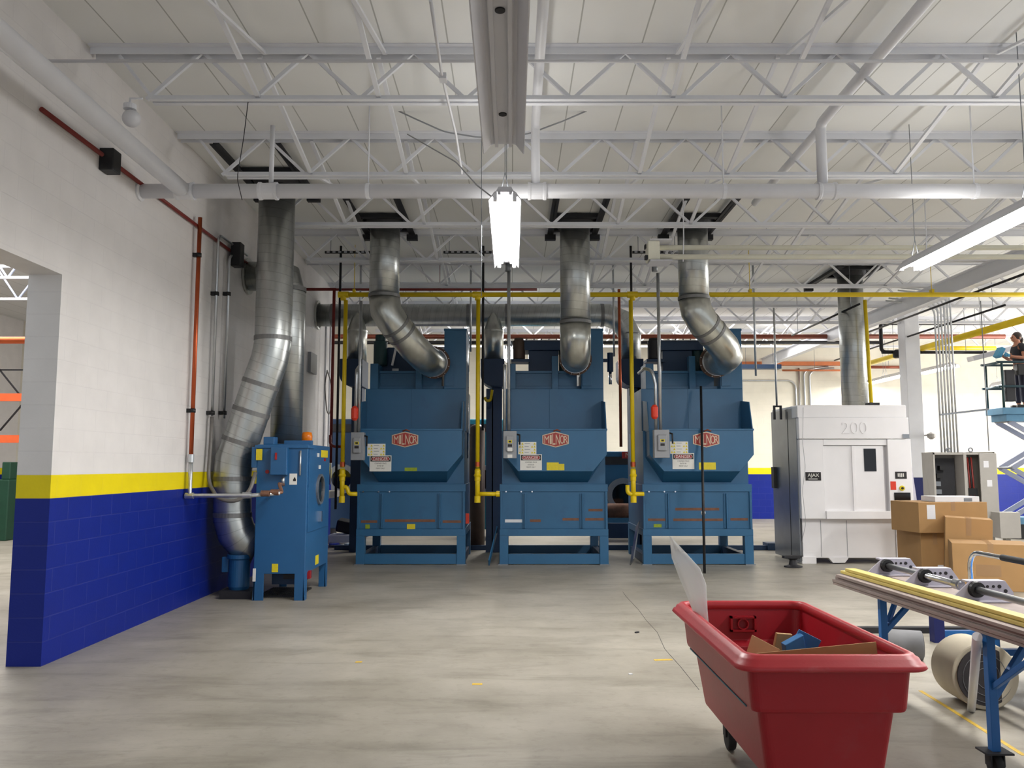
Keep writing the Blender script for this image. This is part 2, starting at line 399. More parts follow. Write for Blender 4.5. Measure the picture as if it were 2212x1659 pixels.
    def ball(s, c, r, n=16, m=None, sc=(1, 1, 1)):
        c = V(c); k = n // 2
        prof = [V((math.sin(math.pi * i / k), 0, -math.cos(math.pi * i / k))) * r for i in range(k + 1)]
        rings = []
        for p in prof:
            rings.append([s.v(c + V((max(p.x, 1e-4) * math.cos(2 * math.pi * j / n) * sc[0], max(p.x, 1e-4) * math.sin(2 * math.pi * j / n) * sc[1], p.z * sc[2]))) for j in range(n)])
        for i in range(k):
            for j in range(n): s.f([rings[i][j], rings[i][(j + 1) % n], rings[i + 1][(j + 1) % n], rings[i + 1][j]], m, True)
        return s
    def build(s, name, m, parent=None, bevel=0.0, seg=2, label=None):
        bm = s.bm
        bmesh.ops.remove_doubles(bm, verts=bm.verts, dist=1e-5)
        bmesh.ops.recalc_face_normals(bm, faces=bm.faces)
        off = V((0, 0, 0))
        if parent is not None:
            q = parent
            while q is not None: off += q.location; q = q.parent
            bmesh.ops.translate(bm, verts=bm.verts, vec=-off)
        me = bpy.data.meshes.new(name); bm.to_mesh(me); bm.free()
        me.materials.append(MATS[m])
        for k in s.slots: me.materials.append(MATS[k])
        o = bpy.data.objects.new(name, me); COL.objects.link(o)
        if parent is not None: o.parent = parent
        if bevel:
            md = o.modifiers.new('edge', 'BEVEL'); md.width = bevel; md.segments = seg; md.limit_method = 'ANGLE'; md.angle_limit = 0.7
        if label: o['label'] = label
        return o

def thing(name, label, cat, loc=(0, 0, 0), group=None):
    o = bpy.data.objects.new(name, None); COL.objects.link(o); o.location = V(loc); o.empty_display_size = 0.1
    o['label'] = label; o['category'] = cat
    if group: o['group'] = group
    return o
def tag(o, label, cat, group=None, kind=None):
    o['label'] = label; o['category'] = cat
    if group: o['group'] = group
    if kind: o['kind'] = kind
    return o
def struct(o): o['kind'] = 'structure'; return o

def text_mb(mb, s, center, width, height, normal=(0, -1, 0), depth=0.004, m=None, squash=True):
    """block letters as geometry, facing `normal` (a direction in the xy plane)"""
    cu = bpy.data.curves.new('t', 'FONT'); cu.body = s; cu.size = 1.0; cu.align_x = 'CENTER'; cu.extrude = 0.0
    o = bpy.data.objects.new('t', cu); COL.objects.link(o)
    dg = bpy.context.evaluated_depsgraph_get(); me = bpy.data.meshes.new_from_object(o.evaluated_get(dg))
    bpy.data.objects.remove(o); bpy.data.curves.remove(cu)
    xs = [v.co.x for v in me.vertices]; ys = [v.co.y for v in me.vertices]
    cx, cy = (max(xs) + min(xs)) / 2, (max(ys) + min(ys)) / 2
    sx = width / (max(xs) - min(xs)); sy = height / (max(ys) - min(ys))
    if not squash: sx = sy = min(sx, sy)
    n = V(normal).normalized(); up = V((0, 0, 1)); rt = up.cross(n)
    tmp = bmesh.new(); tmp.from_mesh(me)
    r = bmesh.ops.extrude_face_region(tmp, geom=list(tmp.faces))
    for g in r['geom']:
        if isinstance(g, bmesh.types.BMVert): g.co.z += 1.0
    vm = {}
    for v_ in tmp.verts:
        vm[v_] = mb.v(V(center) + rt * ((v_.co.x - cx) * sx) + up * ((v_.co.y - cy) * sy) + n * (v_.co.z * depth))
    for fc in tmp.faces: mb.f([vm[x] for x in fc.verts], m)
    tmp.free(); bpy.data.meshes.remove(me); return mb

# ------------------------------------------------------------------ the setting
XW = -4.02                 # face of the block wall on the left
ZR = 5.67                  # underside of the roof deck
YB = 26.6                  # face of the back wall
mb = MB(); mb.bx(-16, 22, -8, 32, -0.2, 0); struct(mb.build('floor', 'floor'))
mb = MB(); mb.bx(XW - 0.3, 22, -8, YB + 0.3, ZR, ZR + 0.2); struct(mb.build('ceiling', 'deck'))
# left wall: solid from y = 7 back to 18.4, above the opening, and again nearer than y = 3.6
YO = S(88, 1438, XW).y
ZO = S(127, 590, XW).z
mb = MB(); mb.bx(XW - 0.3, XW, YO, 18.4, 0, ZR); mb.bx(XW - 0.3, XW, 3.4, YO, ZO, ZR); mb.bx(XW - 0.3, XW, -8, 3.4, 0, ZR)
struct(mb.build('wall_left', 'wall_block_y'))
mb = MB(); mb.bx(-16, 22, YB, YB + 0.3, 0, 7.5); struct(mb.build('wall_back', 'wall_block_x'))
mb = MB(); mb.bx(19.5, 19.8, 8, YB, 0, ZR); struct(mb.build('wall_right', 'wall_block_y'))
# the room beyond the opening
mb = MB(); mb.bx(-16, XW - 0.3, 3, YB, 6.4, 6.6); struct(mb.build('ceiling_beyond', 'deck'))
mb = MB(); mb.bx(-16.3, -16, 3, YB, 0, 6.6); struct(mb.build('wall_beyond', 'wall_block_y'))

ORD = ['nearest', 'second nearest', 'third', 'fourth', 'fifth', 'sixth', 'seventh', 'eighth', 'ninth', 'farthest']
JY = [7.5 + 2.04 * i for i in range(-1, 9)]
ZB = P(1106, 220, 7.5).z   # bottom chord
jn = ['white open-web roof joist directly overhead, nearest the camera', 'white roof joist just behind the thin white sprinkler line',
      'white roof joist just above the thick white drain pipe', 'white roof joist in front of the four roof ducts, crossing the lit fixture',
      'white roof joist right behind the duct tops', 'white roof joist just above and behind the yellow gas main',
      'white roof joist over the long horizontal duct', 'white roof joist behind the grey duct of the white machine',
      'white roof joist in front of the far brown pipe', 'farthest white roof joist, close to the back wall']
for i, y in enumerate(JY):
    t = thing('roof_joist', jn[i], 'roof joist', (XW, y, ZB), 'white roof joists')
    mb = MB()
    for dy in (-0.055, 0.055):
        s = 1 if dy > 0 else -1
        mb.bx(XW + 0.02, 19.4, y + dy - (0.0 if s > 0 else 0.055), y + dy + (0.055 if s > 0 else 0.0), ZR - 0.012, ZR)
        mb.bx(XW + 0.02, 19.4, y + dy - 0.004, y + dy + 0.004, ZR - 0.08, ZR)
    mb.build('top_chord', 'white_steel', t)
    mb = MB(); x0 = XW + 0.62
    for dy in (-0.02, 0.02):
        s = 1 if dy > 0 else -1
        mb.bx(x0 - 0.02, 18.9, y + dy - (0.0 if s > 0 else 0.05), y + dy + (0.05 if s > 0 else 0.0), ZB - 0.006, ZB + 0.006)
        mb.bx(x0 - 0.02, 18.9, y + dy - 0.004, y + dy + 0.004, ZB, ZB + 0.055)
    mb.build('bottom_chord', 'white_steel', t)
    mb = MB()
    xb = P(547, 215, 7.5).x - 1.01; k = 0; pts = []
    x = xb
    mb.bar((XW + 0.25, y, ZR - 0.04), (x0, y, ZB + 0.02), 0.03, 0.03)
    while x < 18.9:
        for a, b_ in (((x - 0.5, ZR - 0.03), (x, ZB + 0.02)), ((x, ZB + 0.02), (x + 0.51, ZR - 0.03))):
            if a[0] > XW + 0.1: mb.bar((a[0], y, a[1]), (b_[0], y, b_[1]), 0.034, 0.034)
        x += 1.01
    mb.build('web', 'white_steel', t)

# slanted bridging bars between neighbouring joists, one thing per row
rows = [(-2.42, 'leftmost row'), (-1.28, 'left of the centre lights'), (1.50, 'just right of the centre lights'),
        (2.55, 'high above the red cart'), (4.55, 'over the lit slanting fixture'), (7.2, 'rightmost row')]
for x, wh in rows:
    t = thing('joist_bridging', 'white bridging bars slanting between roof joists, ' + wh, 'bridging', (x, 5.46, ZB), 'bridging rows')
    for i in range(len(JY) - 1):
        mb = MB(); a, b_ = JY[i], JY[i + 1]
        mb.bar((x, a + 0.03, ZR - 0.06), (x + 0.02, b_ - 0.03, ZB + 0.03), 0.042, 0.03)
        if i % 2 == 0: mb.bar((x + 0.05, a + 0.03, ZB + 0.03), (x + 0.07, b_ - 0.03, ZR - 0.06), 0.036, 0.026)
        mb.build('bridging_bar', 'white_steel', t)

def hang(o, xy, z0):
    for x, y in xy:
        mb = MB(); mb.tube([(x, y, z0), (x, y, ZR - .001)], .006, 6); mb.build('hanger_rod', 'steel_grey', o)
# ------------------------------------------------------------------ pipes under the roof
def pipe(name, label, cat, pts, r, m, group=None, R=None, n=12, parent=None):
    mb = MB(); mb.tube(fillet(pts, R) if R else pts, r, n)
    o = mb.build(name, m, parent)
    if parent is None: tag(o, label, cat, group)
    return o
YD = 8.62; ZD = P(1106, 413, YD).z; RD = 0.078
t = thing('drain_pipe', 'thick white drain pipe running across the room under the joists', 'pipe', (XW, YD, ZD))
mb = MB(); mb.tube([(XW + 0.005, YD, ZD), (12, YD, ZD)], RD, 24); mb.build('pipe_run', 'white_pipe', t)
mb = MB(); mb.lathe([(RD + 0.03, 0), (RD + 0.03, 0.02), (RD, 0.03), (RD, 0.0)], (XW + 0.001, YD, ZD), (1, 0, 0), 24); mb.build('wall_collar', 'white_pipe', t)
for px in (400, 580, 1160, 1785):
    x = P(px, 413, YD).x; mb = MB()
    mb.lathe([(RD, -0.10), (RD + 0.018, -0.10), (RD + 0.018, -0.075), (RD + 0.010, -0.06), (RD + 0.010, 0.06), (RD + 0.018, 0.075), (RD + 0.018, 0.10), (RD, 0.10)], (x, YD, ZD), (1, 0, 0), 24, None, True)
    mb.build('coupling', 'white_pipe', t)
for px in (795, 1563, 2105):
    x = P(px, 413, YD).x; mb = MB()
    mb.lathe([(RD, -0.02), (RD + 0.008, -0.02), (RD + 0.008, 0.02), (RD, 0.02)], (x, YD, ZD), (1, 0, 0), 20, None, True)
    mb.cyl((x, YD, ZD + RD), (x, YD, ZR), 0.008, 8); mb.build('hanger', 'white_steel', t)
x = P(585, 413, YD).x
mb = MB(); mb.cyl((x, YD, ZD + RD), (x, YD, P(585, 272, YD).z), 0.026, 12); mb.build('riser', 'white_pipe', t)
for px, px2 in ((1157, 1182), (1777, 2040)):
    a = P(px, 395, YD); top = P(px, 272, YD)
    far = V((a.x, 2.0, top.z + 0.18))
    mb = MB(); mb.tube(fillet([(a.x, YD, ZD + RD - 0.01), (a.x, YD, top.z + 0.02), far], 0.08), 0.048 if px < 1500 else 0.055, 16); mb.build('riser', 'white_pipe', t)
XS = S(375, 412, -3.54).x
pipe('drain_branch', 'thick white drain pipe running along the left wall towards the camera', 'pipe', [(-3.54, YD - RD - 0.012, ZD), (-3.54, -4, ZD + 0.1)], 0.088, 'white_pipe', n=24)
# pipe that slants along the roof on the right
pipe('roof_pipe', 'white pipe running away under the roof on the right', 'pipe', [(P(1777, 272, YD).x + 0.02, YD + 0.1, P(1777, 272, YD).z + 0.02), (P(1777, 272, YD).x + 0.02, 11.2, P(1777, 272, YD).z - 0.02)], 0.05, 'white_pipe')
pl = S(75, 132, XW)
pipe('sprinkler_line', 'thin white pipe running straight across under the nearest joist', 'pipe', [(XW + 0.001, pl.y, pl.z), (14, pl.y, pl.z)], 0.014, 'white_pipe')
mb = MB(); mb.ob((XW + 0.012, pl.y, pl.z), (0.024, 0.05, 0.05)); tag(mb.build('pipe_clip', 'black'), 'small black clip where the thin white pipe meets the left wall', 'clip')
pipe('ceiling_conduit', 'thin white conduit hanging slack from the joists left of the centre lights', 'conduit', [P(930, 0, 5.2), P(955, 165, 6.4), P(985, 290, 8.0), P(998, 375, 8.45)], 0.012, 'white_pipe', n=8)
mb = MB(); mb.ob(P(957, 168, 6.42), (0.06, 0.09, 0.05)); tag(mb.build('conduit_junction', 'white_pipe'), 'small white junction on the slack ceiling conduit', 'junction box')
pipe('cable', 'sagging grey cable strung between joists left of the centre lights', 'cable', fillet([P(835, 228, 8.9), P(900, 258, 8.9), P(960, 285, 8.9), P(1035, 297, 8.9), P(1140, 290, 8.9), P(1215, 262, 8.9), P(1290, 230, 8.9)], 0.6, 4), 0.009, 'grey_paint', n=8)
pipe('cable', 'thin grey cable looping down to the lit centre fixture', 'cable', fillet([P(880, 290, 9.0), P(985, 350, 8.2), P(1030, 400, 7.4), P(1062, 425, 6.9)], 0.5, 4), 0.007, 'grey_paint', n=8)
pipe('hanging_wire', 'thin wire hanging in front of the thick drain pipe on the left', 'wire', fillet([V((P(536, 218, 7.5).x, 7.5, ZB)), P(526, 300, 7.6), P(512, 385, 7.8), P(523, 432, 8.0)], 0.3, 4), 0.004, 'dark_steel', n=6)
pipe('hanging_wire', 'long thin wire dropping past the left side of the lit centre fixture', 'wire', [V((P(1040, 330, 7.54).x, 7.54, ZB)), P(1040, 640, 7.54)], 0.004, 'steel_grey', n=6)
# white globe horn on the wall end of the joist
c = P(284, 256, 7.62)
t = thing('globe_lamp', 'small white round globe lamp at the wall end of a joist', 'lamp', c)
mb = MB(); mb.ball(c, 0.085, 20); mb.build('globe', 'white_pipe', t)
mb = MB(); mb.lathe([(0.035, 0), (0.06, 0.0), (0.06, 0.05), (0.035, 0.05)], c + V((-0.02, 0, 0.09)), (0, 0, 1), 16); mb.tube([c + V((-0.02, 0, 0.14)), c + V((-0.02, 0, 0.2)), c + V((0.1, 0, 0.2))], 0.01, 8); mb.build('holder', 'white_steel', t)
c2 = P(270, 298, 7.62)
pipe('wall_hook', 'small looped hook below the white globe lamp', 'hook', [c2 + V((0, 0, .02)), c2 + V((.03, 0, 0.0)), c2 + V((.0, 0, -0.04)), c2 + V((.05, 0, -.05))], 0.006, 'steel_grey', n=6)

# ------------------------------------------------------------------ fluorescent fixtures
ZF = CAM_H + 2.28
def fixture(label, x, y0, y1, lit, z=ZF, w_=0.30, knock=False, watts=None, grp='fluorescent fixtures'):
    t = thing('fluorescent_fixture', label, 'light fixture', (x, (y0 + y1) / 2, z), grp)
    h = w_ / 2
    prof = [(-h, -0.02), (-h + 0.055, 0.055), (-0.075, 0.062), (-0.055, 0.10), (0.055, 0.10), (0.075, 0.062), (h - 0.055, 0.055), (h, -0.02)]
    inn = [(h - 0.008, -0.02), (h - 0.06, 0.047), (0.07, 0.054), (0.045, 0.054), (-0.045, 0.054), (-0.07, 0.054), (-h + 0.06, 0.047), (-h + 0.008, -0.02)]
    poly = [(x + a, z + b_) for a, b_ in prof + inn]
    mb = MB(); mb.prism(poly, 'y', y0, y1)
    for sx in (-0.05, 0.05): mb.bx(x + sx - 0.012, x + sx + 0.012, y0, y1, z + 0.03, z + 0.056)
    mb.build('reflector', 'reflector', t)
    if knock:
        for yy in (y1 - 0.52, y0 + 0.62):
            mb = MB(); mb.cyl((x, yy, z + 0.046), (x, yy, z + 0.055), 0.027, 16); mb.build('knockout', 'dark_steel', t)
    for sx in (-0.085, 0.085):
        if lit:
            mb = MB(); mb.tube([(x + sx, y0 + 0.05, z + 0.008), (x + sx, y1 - 0.05, z + 0.008)], 0.019, 14); mb.build('tube', 'tube_glow', t)
        for yy in (y0 + 0.025, y1 - 0.025):
            if lit:
                mb = MB(); mb.ob((x + sx, yy, z + 0.015), (0.035, 0.035, 0.07)); mb.build('lamp_holder', 'white_steel', t)
    for yy in (y0 + 0.2, y1 - 0.2):
        mb = MB(); mb.tube([(x - 0.04, yy, z + 0.10), (x, yy, z + 0.3), (x, yy, ZR)], 0.004, 6); mb.tube([(x + 0.04, yy, z + 0.10), (x, yy, z + 0.3)], 0.004, 6)
        mb.build('hanger_wire', 'steel_grey', t)
    if lit:
        ld = bpy.data.lights.new('fixture_light', 'AREA'); ld.shape = 'RECTANGLE'; ld.size = w_ * 0.8; ld.size_y = y1 - y0 - 0.1
        ld.energy = watts or LAMP_W; ld.color = (1.0, 0.985, 0.95)
        lo = bpy.data.objects.new('fixture_light', ld); COL.objects.link(lo); lo.parent = t; lo.location = (0, 0, -0.03)
        lu = bpy.data.lights.new('added_uplight', 'AREA'); lu.shape = 'RECTANGLE'; lu.size = w_ * 0.5; lu.size_y = y1 - y0 - 0.1
        lu.energy = (watts or LAMP_W) * 0.09; lu.color = (1.0, 0.985, 0.95)          # added lamp above the closed reflector, brightens the ceiling
        uo = bpy.data.objects.new('added_uplight', lu); COL.objects.link(uo); uo.parent = t; uo.location = (0, 0, 0.12); uo.rotation_euler = (math.pi, 0, 0)
    return t
XC = P(1092, 450, 7.6).x
fixture('unlit white fluorescent fixture overhead at the top of the photo, nearest the camera', XC, 3.40, 5.80, False, knock=True)
fixture('lit fluorescent fixture hanging in the centre above the middle dryer', XC, 6.85, 9.30, True, w_=0.29)
XR = P(1960, 572, 9.45).x
fixture('lit fluorescent fixture slanting at the right edge under the drain pipe', XR, 7.0, 9.45, True, w_=0.30)
fixture('lit fluorescent fixture glimpsed behind the middle dryer duct stub', P(1101, 738, 19).x, 18.0, 20.4, True, z=P(1101, 752, 18.0).z, w_=0.34, watts=70)
fixture('lit fluorescent fixture just right of the white column, far back', P(2035, 797, 20.9).x, 20.4, 22.25, True, z=P(2030, 797, 21).z, w_=0.42, watts=45)
fixture('lit fluorescent fixture just left of the white column, far back', P(2035, 797, 20.9).x, 22.4, 24.25, True, z=P(2030, 797, 21).z + .06, w_=0.42, watts=45)
fixture('lit fluorescent fixture at the back wall right of the grey duct', P(1893, 824, 25.4).x, 24.7, 26.2, True, z=P(1893, 824, 25.4).z, w_=0.42, watts=45)
fixture('added lit fluorescent fixture, unseen beyond the right edge, level with the slanting one', 9.1, 7.0, 9.45, True)  # added out of view to brighten the right side
fixture('added lit fluorescent fixture, unseen beyond the right edge, behind the slanting one', 9.3, 12.0, 14.4, True)  # another unseen fixture, added to light the machine fronts
fixture('added lit fluorescent fixture above the red cart, unseen beyond the right edge', XR, 3.3, 5.75, True)  # unseen, added for more light on surfaces facing the camera
fixture('lit fluorescent fixture at the back wall far right', 14.6, 22.4, 24.8, True, z=4.1, watts=90)

# twin-tube radiant heater
ZH = P(1400, 544, 11.2).z
t = thing('radiant_heater', 'long cream twin-tube heater hanging level on the right', 'heater', (P(1400, 544, 11.2).x, 11.2, ZH))
xa = P(1412, 544, 11.2).x
for i, (py, yy) in enumerate(((535, 11.25), (555, 11.1))):
    z = P(1412, py, yy).z; mb = MB(); mb.tube([(xa, yy, z), (13, yy, z)], 0.036, 14); mb.build('heater_tube', 'tube_cream', t)
mb = MB(); z1, z2 = P(1412, 535, 11.25).z, P(1412, 555, 11.1).z
mb.bx(xa - 0.1, xa + 0.06, 11.05, 11.30, z2 - 0.045, z1 + 0.045); mb.build('end_box', 'tube_cream', t, 0.01)
mb = MB(); mb.bx(xa - 0.14, xa - 0.1, 11.07, 11.15, z2 - 0.035, z2 + 0.02); mb.build('end_cap', 'dark_steel', t)
mb = MB(); mb.bx(xa - 0.12, xa - 0.1, 11.2, 11.28, z1 - 0.02, z1 + 0.035); mb.build('end_cap', 'dark_steel', t)
mb = MB(); mb.bx(xa - 0.08, xa + 0.22, 11.0, 11.33, z1 + 0.045, z1 + 0.06); mb.build('bracket', 'reflector', t)
mb = MB(); mb.bx(xa - 0.08, xa + 0.22, 11.0, 11.33, z2 - 0.08, z2 - 0.06); mb.build('bracket', 'reflector', t)
for px in (1475, 2000):
    x = P(px, 540, 11.2).x; mb = MB(); mb.tube([(x + 0.02, 11.2, ZR - 0.1), (x + 0.015, 11.2, z1 + 0.12), (x, 11.2, z2 - 0.04)], 0.008, 8); mb.build('hanger', 'white_steel', t)

# ------------------------------------------------------------------ galvanised ducts
def rail_frame(label, x0, x1, ja, yc, hole):
    """dark steel frame under a roof opening, carried by two joists"""
    y0, y1 = JY[ja] + 0.06, JY[ja + 1] - 0.06
    t = thing('roof_opening_frame', label, 'roof frame', ((x0 + x1) / 2, (y0 + y1) / 2, ZR), 'dark frames round the roof openings')
    for x in (x0, x1):
        mb = MB(); mb.bx(x - 0.05, x + 0.05, y0, y1, ZR - 0.10, ZR - 0.09); mb.bx(x - 0.005, x + 0.005, y0, y1, ZR - 0.1, ZR - 0.012)
        mb.build('rail', 'dark_steel', t)
        mb = MB(); mb.bx(x - .09, x + .09, y1 - .08, y1 + .02, ZR - .19, ZR - .101); mb.build('end_plate', 'dark_steel', t)
    for y in (yc - hole * 0.75, yc + hole * 0.75):
        mb = MB(); mb.bx(x0, x1, y - 0.05, y + 0.05, ZR - 0.09, ZR - 0.08); mb.bx(x0, x1, y - 0.005, y + 0.005, ZR - 0.09, ZR - 0.012); mb.build('cross_rail', 'dark_steel', t)
    mb = MB(); mb.lathe([(hole * 0.52, -0.16), (hole * 0.72, -0.02), (hole * 0.72, 0), (hole * 0.52, 0)], ((x0 + x1) / 2, yc, ZR - 0.001), (0, 0, 1), 28); mb.build('flashing_collar', 'dark_steel', t)
    return t
def duct(name, label, pts, r, bands=(), m='duct', cat='duct', n=36):
    t = thing(name, label, cat, pts[0])
    mb = MB(); mb.tube(pts, r, n); mb.build('duct_run', m, t)
    for c, ax in bands:
        mb = MB(); mb.ring(c, ax, r, 0.06, 0.008, n); mb.build('band', 'duct_band', t)
    return t
YA = 11.0
aPts = [P(592, 330, YA), P(590, 738, YA), P(583, 775, YA), P(566, 822, YA), P(519, 958, YA), P(506, 992, YA), P(502, 1028, YA), P(502, 1120, YA), P(511, 1150, YA), P(528, 1170, YA + 0.05), P(556, 1180, YA + 0.1)]
aPts[0] = V((aPts[1].x, YA, ZR - .004))
d = (aPts[4] - aPts[3])
duct('exhaust_duct', 'large spiral steel duct bending down the left wall to the small blue machine', aPts, 0.243,
     [(P(590, 732, YA), (0, 0, 1)), (aPts[3] + d * 0.06, d), (aPts[3] + d * 0.5, d), (aPts[4] - d * 0.03, d), (P(502, 1034, YA), (0, 0, 1)), (P(502, 1112, YA), (0, 0, 1))])
rail_frame('dark frame where the large left duct meets the roof', aPts[0].x - 0.38, aPts[0].x + 0.38, 2, YA, 0.52)
YBd = 11.75
bt = P(625, 700, YBd)
bP = [V((bt.x, YBd, 2.02)), V((bt.x, YBd, P(625, 640, YBd).z)), V((bt.x - 0.08, YBd + .03, P(625, 600, YBd).z)), V((bt.x - 0.32, YBd + 0.12, P(625, 582, YBd).z)), V((-3.66, 12.25, P(535, 597, 12.25).z)), V((XW + 0.01, 12.25, P(535, 597, 12.25).z))]
t = duct('exhaust_duct', 'spiral steel duct rising straight from the small blue machine behind the larger one', bP, 0.222, [(V((bt.x, YBd, 4.25)), (0, 0, 1))])
mb = MB(); mb.lathe([(0.22, 0), (0.275, 0), (0.275, 0.03), (0.22, 0.03)], bP[-1], (1, 0, 0), 32, None, True); mb.build('wall_flange', 'duct_plain', t)

YV = 12.98
def dryer_duct(label, pxs, topx, fl):
    pts = [P(a, b_, Y) for a, b_, Y in pxs]; pts[0] = V((pts[1].x, pts[1].y, ZR - .004))
    t = thing('exhaust_duct', label, 'duct', pts[0])
    mb = MB(); mb.tube(pts[:2], 0.24, 40); mb.build('duct_run', 'duct', t)
    mb = MB(); mb.tube(pts[1:], 0.246, 40); mb.build('elbow', 'duct_plain', t)
    bd = [(pts[1], pts[1] - pts[0])]
    if len(pts) > 6:
        a, b_ = pts[3], pts[4]; bd += [(a + (b_ - a) * 0.12, b_ - a), (a + (b_ - a) * 0.42, b_ - a)]
    for c, ax in bd:
        mb = MB(); mb.ring(c, ax, 0.246, 0.05, 0.008, 40); mb.build('band', 'duct_band', t)
    e = pts[-1]; ax = (pts[-1] - pts[-2]).normalized(); mb = MB()
    mb.lathe([(0.24, -0.05), (0.29, -0.05), (0.29, -0.03), (0.25, -0.03)], e, ax, 40, None, True)
    mb.build('flange', 'flange_brown', t)
    mb = MB(); mb.ring(e - ax * 0.10, ax, 0.246, 0.03, 0.006, 40)
    for k in range(12):
        a = 2 * math.pi * k / 12; q = ax.orthogonal().normalized(); r2 = ax.cross(q)
        mb.ball(e - ax * 0.055 + (q * math.cos(a) + r2 * math.sin(a)) * 0.272, 0.012, 8)
    mb.build('flange_bolts', 'chrome', t)
    return pts
d1 = dryer_duct('steel roof duct bending down right into the left dryer', [(830, 490, YV), (830, 640, YV), (834, 672, YV), (849, 697, YV + .04), (893, 750, YV + .35), (915, 772, YV + .62), (930, 783, YV + 1.0), (938, 783, YV + 1.62)], 830, None)
d2 = dryer_duct('straight steel roof duct dropping into the middle dryer', [(1243, 490, YV), (1243, 697, YV), (1243, 730, YV), (1243, 756, YV + .1), (1243, 771, YV + .4), (1243, 776, YV + 1.62)], 1243, None)
d3 = dryer_duct('steel roof duct bending down right into the right dryer', [(1492, 490, YV), (1499, 645, YV), (1504, 672, YV), (1519, 697, YV + .04), (1563, 748, YV + .3), (1571, 768, YV + .55), (1561, 779, YV + 1.0), (1545, 781, YV + 1.62)], 1492, None)
for q, lb in ((d1, 'left'), (d2, 'middle'), (d3, 'right')):
    rail_frame('dark frame where the %s dryer duct meets the roof' % lb, q[0].x - 0.37, q[0].x + 0.37, 3, YV, 0.50)
YE = 16.4
duct('exhaust_duct', 'straight spiral steel duct rising from the white machine', [V((P(1842, 760, YE).x, YE, 2.7)), V((P(1842, 760, YE).x, YE, ZR - .004))], 0.245)
rail_frame('dark frame where the white machine duct meets the roof', P(1842, 760, YE).x - 0.4, P(1842, 760, YE).x + 0.4, 5, YE + 0.0, 0.5)

YC = 16.75; zc = P(900, 681, YC).z
t = thing('collector_duct', 'long level steel duct running behind the three dryers', 'duct', (XW, YC, zc))
xe = P(1312, 681, YC).x; xd = P(1360, 740, YC).x
cp = [V((XW + 0.005, YC, zc)), V((xe, YC, zc)), V((xe + 0.30, YC, zc - 0.12)), V((xd, YC, zc - 0.42)), V((xd, YC, P(1360, 780, YC).z))]
mb = MB(); mb.tube(cp, 0.232, 36); mb.build('duct_run', 'duct', t)
for px in (720, 1012, 1095, 1300):
    mb = MB(); mb.ring((P(px, 681, YC).x, YC, zc), (1, 0, 0), 0.232, 0.07, 0.008, 36); mb.build('band', 'duct_band', t)
for px in (771, 1066):
    x = P(px, 740, YC - 0.2).x; zb = P(px, 781, YC - 0.2).z; zt = P(px, 716, YC - 0.2).z
    mb = MB(); mb.tube([(x, YC - 0.2, zb), (x, YC - 0.2, zt), (x, YC - 0.12, zc + 0.16)], [0.205, 0.205, 0.04], 32); mb.ring((x, YC - .2, zt), (0, 0, 1), 0.205, .03, .008, 32)
    mb.build('branch', 'duct_plain', t)
mb = MB(); mb.ring((xd, YC, P(1360, 722, YC).z), (0, 0, 1), 0.232, 0.03, 0.008, 36); mb.build('band', 'duct_band', t)
mb = MB(); mb.lathe([(0.26, 0), (0.30, 0), (0.30, 0.04), (0.26, 0.04)], (XW + 0.002, YC, zc), (1, 0, 0), 32, None, True); mb.build('wall_flange', 'duct_plain', t)

# girder, slotted struts and dark pipes under the roof
a = G(2212, 562, 4.93); b_ = G(1873, 699, 4.93)
mb = MB(); xg_ = (a.x + b_.x) / 2; y0, y1 = 12.2, 26.4
mb.bx(xg_ - .09, xg_ + .09, y0, y1, 4.83, 4.845); mb.bx(xg_ - .09, xg_ + .09, y0, y1, ZB - .024, ZB - .009); mb.bx(xg_ - .008, xg_ + .008, y0, y1, 4.845, ZB - .024)
tag(mb.build('roof_girder', 'white_steel'), 'white steel girder running back under the joists on the right', 'girder')
for i, (px, py, y0, y1, wh) in enumerate(((2150, 615, 12.5, 20.0, 'above the yellow gas main at the right'), (2060, 695, 15.6, 24.0, 'below the roof right of the white column'), (1925, 625, 15.5, 19.3, 'above the yellow gas main by the column'))):
    a = G(px, py, 4.78); o = pipe('roof_conduit', 'thin dark conduit running back ' + wh, 'conduit', [(a.x, y0, 4.78), (a.x, y1, 4.78)], .022, 'black_pipe', 'dark roof conduits', n=8)
    hang(o, [(a.x, y0 + .4), (a.x, y1 - .4)], 4.78)
for px0, px1, wh in ((702, 800, 'left of the left dryer duct'), (958, 1088, 'right of the left dryer duct'), (1366, 1470, 'left of the right dryer duct')):
    a, b_ = P(px0, 545, 13.95), P(px1, 545, 13.95)
    t = thing('slotted_strut', 'dark slotted strut level under the joists ' + wh, 'strut', ((a.x + b_.x) / 2, 13.95, a.z), 'slotted struts')
    mb = MB(); mb.bx(a.x, b_.x, 13.93, 13.97, a.z - .02, a.z + .02)
    k = 0
    while a.x + .06 + k * .1 < b_.x - .05:
        x = a.x + .06 + k * .1; mb.bx(x - .025, x + .025, 13.926, 13.931, a.z - .008, a.z + .008, 'white_steel'); k += 1
    mb.build('channel', 'dark_steel', t)
    for x in (a.x + .1, b_.x - .1):
        mb = MB(); mb.tube([(x, 13.95, a.z + .02), (x, 13.95, ZR - .001)], .006, 6); mb.build('hanger_rod', 'steel_grey', t)
